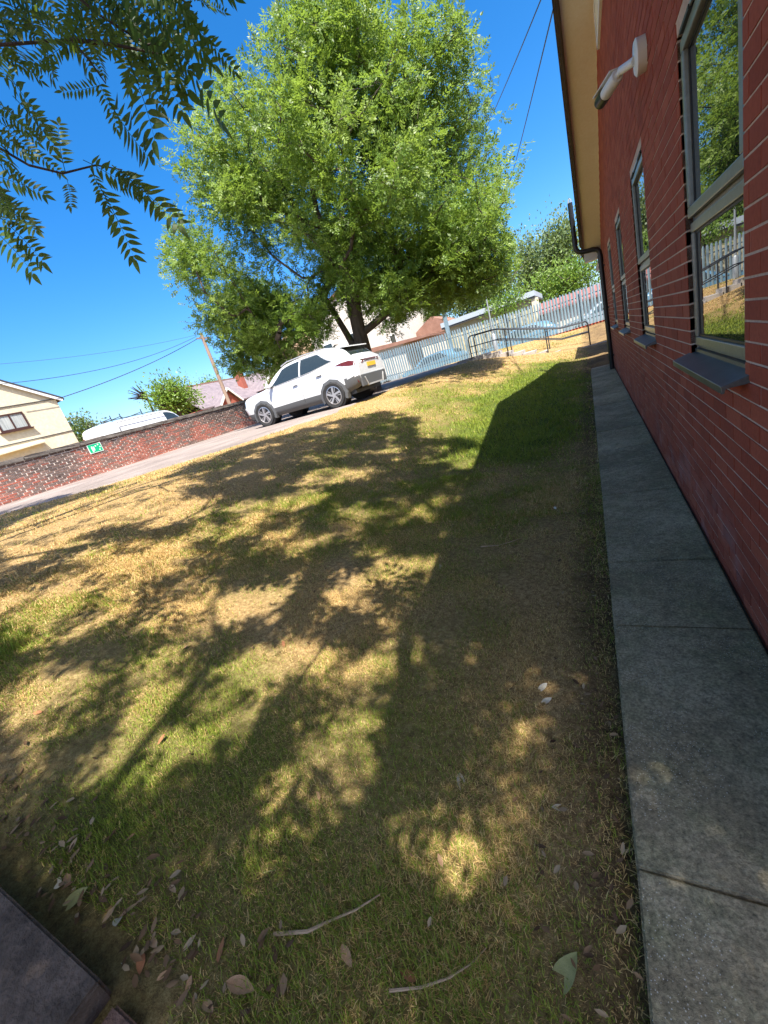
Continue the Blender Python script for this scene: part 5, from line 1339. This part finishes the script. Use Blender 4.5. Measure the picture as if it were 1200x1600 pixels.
# ================================================================== GRASS
r = np.random.default_rng(99)
def blades(n, sampler, width_k, hgt):
    X, Y = sampler(n)
    ok = (X > edge_x(Y)+0.03*np.sin(Y*5)) & (X < -0.038) & (Y > 0.07) & (Y < 22.6)
    ok &= ~((Y > 17.85) & (Y < 18.95) & (X > -5.0)) & ~((Y < 0.16) & (X < -1.2))
    z = T(X, Y); px, py, pz = proj(np.stack([X, Y, z], -1)); ok &= (pz > 0.05) & (px > -60) & (px < 1260) & (py < 1680)
    e = earth_at(X, Y); ok &= r.random(len(X)) > e*0.85
    X, Y, z, e = X[ok], Y[ok], z[ok], e[ok]; n = len(X); dist = np.sqrt(X*X+Y*Y+EYE*EYE)
    gr = green_at(X, Y); isg = r.random(n) < np.clip(0.05+gr*0.95, 0, 0.95)
    isg |= r.random(n) < np.clip(e-0.1, 0, 0.5)*0.7*(Y < 5)
    tuft = vnoise(X*9, Y*9, 41)
    h = hgt*(0.5+0.8*r.random(n)**1.5)*np.where(isg, 1.05+0.5*gr, 0.9)*(0.45+1.1*tuft)
    th = r.uniform(0, 2*np.pi, n); lean = np.where(isg, r.uniform(0.15, 0.95, n), r.uniform(0.5, 1.9, n))
    dx, dy = np.cos(th), np.sin(th); sl = np.sin(np.minimum(lean, 1.45)); cl_ = np.cos(np.minimum(lean, 1.45))
    wd = width_k*np.clip(dist/2.2, 1, 9)*r.uniform(0.7, 1.3, n)
    sxv, syv = -dy*wd/2, dx*wd/2
    B = np.stack([X, Y, z-0.004], -1); S = np.stack([sxv, syv, np.zeros(n)], -1)
    mid = B+np.stack([dx*sl*h*0.45, dy*sl*h*0.45, np.maximum(cl_, 0.12)*h*0.62], -1)
    tip = B+np.stack([dx*sl*h*1.1, dy*sl*h*1.1, np.maximum(cl_*0.85, 0.08)*h], -1)
    tone = np.where(isg, 0.55+0.45*r.random(n), 0.45*r.random(n))
    return B, S, mid, tip, tone
def sam_near(n):
    rad = 0.2+4.6*r.random(n)**0.62; an = r.uniform(-0.15, 1.75, n); return -rad*np.sin(an)+0.0, rad*np.cos(an)*1.0
def sam_far(n):
    rad = 3.5+20*r.random(n)**1.35; an = r.uniform(-0.2, 1.65, n); return -rad*np.sin(an), rad*np.cos(an)
B, S, Mi, Ti, to = blades(565000, sam_near, 0.0020, 0.027)
V1 = np.stack([B-S, B+S, Mi+S*0.75, Mi-S*0.75, Ti], 1); n1 = len(B)
b1 = (np.arange(n1)*5)[:, None]
T1 = np.concatenate([b1+[0, 1, 2], b1+[0, 2, 3], b1+[3, 2, 4]], 1).reshape(-1, 3)
B2, S2, M2, Ti2, to2 = blades(430000, sam_far, 0.0030, 0.055)
V2 = np.stack([B2-S2, B2+S2, Ti2], 1); n2 = len(B2); T2 = np.arange(n2*3).reshape(-1, 3)+n1*5
gmesh = np_mesh('lawn_grass', np.vstack([V1.reshape(-1, 3), V2.reshape(-1, 3)]), np.vstack([T1, T2]), np.concatenate([np.repeat(to, 5), np.repeat(to2, 3)]))
m = mat('grass_blade', (0.2, 0.2, 0.1), 0.6, spec=0.25); g = NT(m); a = g.attr('v')
col = g.ramp(a.outputs['Fac'], [(0.0, (0.42, 0.265, 0.10)), (0.25, (0.62, 0.43, 0.165)), (0.47, (0.74, 0.56, 0.26)), (0.53, (0.27, 0.29, 0.04)), (0.8, (0.215, 0.275, 0.03)), (1.0, (0.15, 0.22, 0.02))])
g.base(col)
t_ = g.n('ShaderNodeBsdfTranslucent'); g.l(col, t_.inputs['Color']); mx = g.n('ShaderNodeMixShader'); mx.inputs[0].default_value = 0.3
g.l(g.p.outputs[0], mx.inputs[1]); g.l(t_.outputs[0], mx.inputs[2]); g.l(mx.outputs[0], g.t.nodes['Material Output'].inputs['Surface'])
tag(link('lawn_grass', gmesh, m), 'short drought-burnt straw and green grass covering the sloping lawn', 'grass', kind='stuff')

# ================================================================== FALLEN LEAVES, TWIGS
def ground_px(px, py):
    d = pray(px, py); t = 0.0003
    lo, hi = 0.0, None
    for k in range(4000):
        t = k*0.00002*(1+k*0.01); p = d*t+np.array([0, 0, EYE])
        if p[2] < float(T(p[0], p[1])): break
    return p
m_dl = [noisy('dead_leaf_'+n_, c1, c2, 30, 0.8, 0.3, 0.003) for n_, c1, c2 in (('tan', (0.30, 0.17, 0.085), (0.42, 0.26, 0.14)), ('rust', (0.22, 0.085, 0.035), (0.32, 0.14, 0.06)), ('pale', (0.42, 0.36, 0.26), (0.55, 0.48, 0.36)), ('sage', (0.19, 0.19, 0.065), (0.26, 0.25, 0.10)))]
def dead_leaf(seed):
    q = random.Random(seed); V, F = [], []; n = 9
    curl = q.uniform(0.1, 0.5); tw_ = q.uniform(-0.3, 0.3)
    for i in range(n):
        t = i/(n-1); wd = 0.24*math.sin(math.pi*min(t*1.02+0.0, 1))**0.75*(1-0.25*t)+0.004
        for s_ in (-1, 0, 1):
            V.append((t-0.5, s_*wd, curl*(abs(s_)*wd)*0.9+curl*0.35*(t-0.5)**2*(1+s_*tw_)+(0 if s_ else -0.012)))
    for i in range(n-1):
        for k in range(2): a_ = i*3+k; F.append((a_, a_+1, a_+4, a_+3))
    me = bpy.data.meshes.new('fallen_leaf'); me.from_pydata(V, [], F); me.polygons.foreach_set('use_smooth', np.ones(len(F), bool)); return me
lms = {}
for mi in range(4):
    for s_ in range(3):
        me = dead_leaf(mi*3+s_); me.materials.append(m_dl[mi]); lms[mi, s_] = me
def put_leaf(px, py, size, mi, label, group=None, rot=None):
    p = ground_px(px, py); o = bpy.data.objects.new('fallen_leaf', lms[mi, random.randrange(3)]); C.objects.link(o)
    o.location = (p[0], p[1], p[2]+0.02); o.scale = (size, size, size)
    o.rotation_euler = (random.uniform(-.4, .4), random.uniform(-.4, .4), rot if rot is not None else random.uniform(0, 6.28))
    tag(o, label, 'leaf', group); return o
put_leaf(428, 1376, 0.085, 3, 'large sage green fallen leaf beside the bright sun patch', rot=0.4)
put_leaf(884, 1530, 0.12, 3, 'long grey-green willow-shaped fallen leaf near the path edge', rot=1.0)
put_leaf(380, 1548, 0.09, 0, 'broad pinkish brown fallen leaf lying near the short twig', rot=0.2)
put_leaf(122, 1410, 0.10, 3, 'dull green fallen leaf beside the paving corner', rot=0.9)
spots = [(62, 1118, 1), (128, 1146, 1), (255, 1160, 1), (240, 1265, 0), (290, 1325, 1), (355, 1420, 1), (315, 1485, 0), (478, 1285, 0), (920, 1508, 1), (690, 1350, 0), (545, 1500, 0), (500, 1250, 0), (865, 1470, 1), (640, 1530, 1), (292, 1016, 0), (445, 1010, 1),
         (205, 1430, 0), (95, 1385, 2), (110, 1380, 0), (190, 1440, 2), (200, 1500, 2), (180, 1425, 0), (260, 1530, 0), (150, 1395, 0), (30, 1365, 0), (40, 1360, 0), (270, 1560, 1), (330, 1580, 0), (300, 1545, 0), (245, 1480, 0), (350, 1490, 1), (410, 1580, 0), (225, 1510, 1)]
for px, py, mi in spots:
    if mi == 2: put_leaf(px, py, random.uniform(0.05, 0.075), 2, 'pale dried fallen leaf on the litter along the paving edge', 'pale fallen leaves')
    elif py > 1340 and px < 420: put_leaf(px, py, random.uniform(0.035, 0.06), mi, ('tan dried fallen leaf in the litter by the paving slabs', 'rust brown fallen leaf in the litter by the paving slabs')[mi], ('tan litter leaves', 'rust litter leaves')[mi])
    else: put_leaf(px, py, random.uniform(0.035, 0.06), mi, ('tan dried fallen leaf on the open lawn', 'rust brown dried fallen leaf on the open lawn')[mi], ('tan fallen leaves', 'rust fallen leaves')[mi])
for px, py in ((889, 805), (868, 797), (848, 1080), (855, 1100), (905, 640), (925, 648), (690, 890), (90, 1040), (722, 1228), (875, 1268)):
    put_leaf(px, py, random.uniform(0.05, 0.08), 2, 'pale bleached fallen leaf among the grass', 'bleached fallen leaves')
# litter along the earth strip by the slabs
lv, lf, lvv = [], [], []
for k in range(780):
    sz = random.uniform(0.010, 0.026); a_ = random.uniform(0, 6.28)
    if k < 330:
        yy = 0.2+13.6*random.random()**1.3; xx = -0.06-abs(random.gauss(0, 0.13)); sz *= 0.75
    elif k < 620:
        xx = -random.uniform(0.9, 3.6); yy = 0.10+abs(random.gauss(0, 0.13)); sz *= 0.95
    else:
        xx = -random.uniform(0.2, 5.0); yy = random.uniform(0.2, 3.5); sz *= 0.6
    z = float(T(xx, yy))+0.012+0.006*random.random(); ca, sa = math.cos(a_), math.sin(a_); b = len(lv)
    cu = random.uniform(-0.5, 0.9); wd = random.uniform(0.30, 0.5); tl_ = random.uniform(-0.35, 0.35); kk = random.uniform(-0.2, 0.2)
    for u_, w_ in ((-1, 0), (-0.45, 0.8), (0.25, 1), (1, kk), (0.25, -1), (-0.45, -0.8), (-0.1, 0)):
        x_, y_ = u_*sz, w_*wd*sz
        lv.append((xx+x_*ca-y_*sa, yy+x_*sa+y_*ca, z+abs(w_)*wd*sz*cu+abs(tl_)*sz+tl_*x_+0.25*cu*x_*u_))
    for i in range(6): lf.append((b+i, b+(i+1) % 6, b+6))
    lvv += [random.random()]*7
m = mat('litter', (0.3, 0.2, 0.1), 0.9, spec=0.1); g = NT(m); g.base(g.ramp(g.attr('v').outputs['Fac'], [(0, (0.06, 0.036, 0.022)), (0.6, (0.17, 0.10, 0.052)), (1, (0.34, 0.25, 0.15))]))
tag(link('leaf_litter', np_mesh('leaf_litter', lv, lf, lvv), m), 'scattered brown leaf litter along the path and paving edges', 'leaf litter', kind='stuff')
m_twig = noisy('twig', (0.30, 0.20, 0.12), (0.42, 0.30, 0.19), 30, 0.9, 0.4, 0.002)
def twig(pts, rad, label):
    P = [ground_px(*p)+np.array([0, 0, 0.022]) for p in pts]
    o = MB().tube(P, [rad*(1-0.6*k/(len(P)-1)) for k in range(len(P))], 6).build('twig', m_twig, None, True); tag(o, label, 'twig', 'fallen twigs')
twig([(432, 1466), (485, 1462), (520, 1445), (560, 1428), (597, 1404)], 0.006, 'thick pale twig lying beside the large sage leaf')
twig([(612, 1555), (660, 1550), (705, 1535), (740, 1512), (762, 1488)], 0.004, 'thin curved twig crossing the narrow sunlit sliver')
twig([(752, 858), (780, 856), (800, 850), (814, 845)], 0.006, 'grey forked twig on the greener grass near the path')
twig([(975, 1338), (992, 1333)], 0.006, 'short stub of twig resting on the path edge')
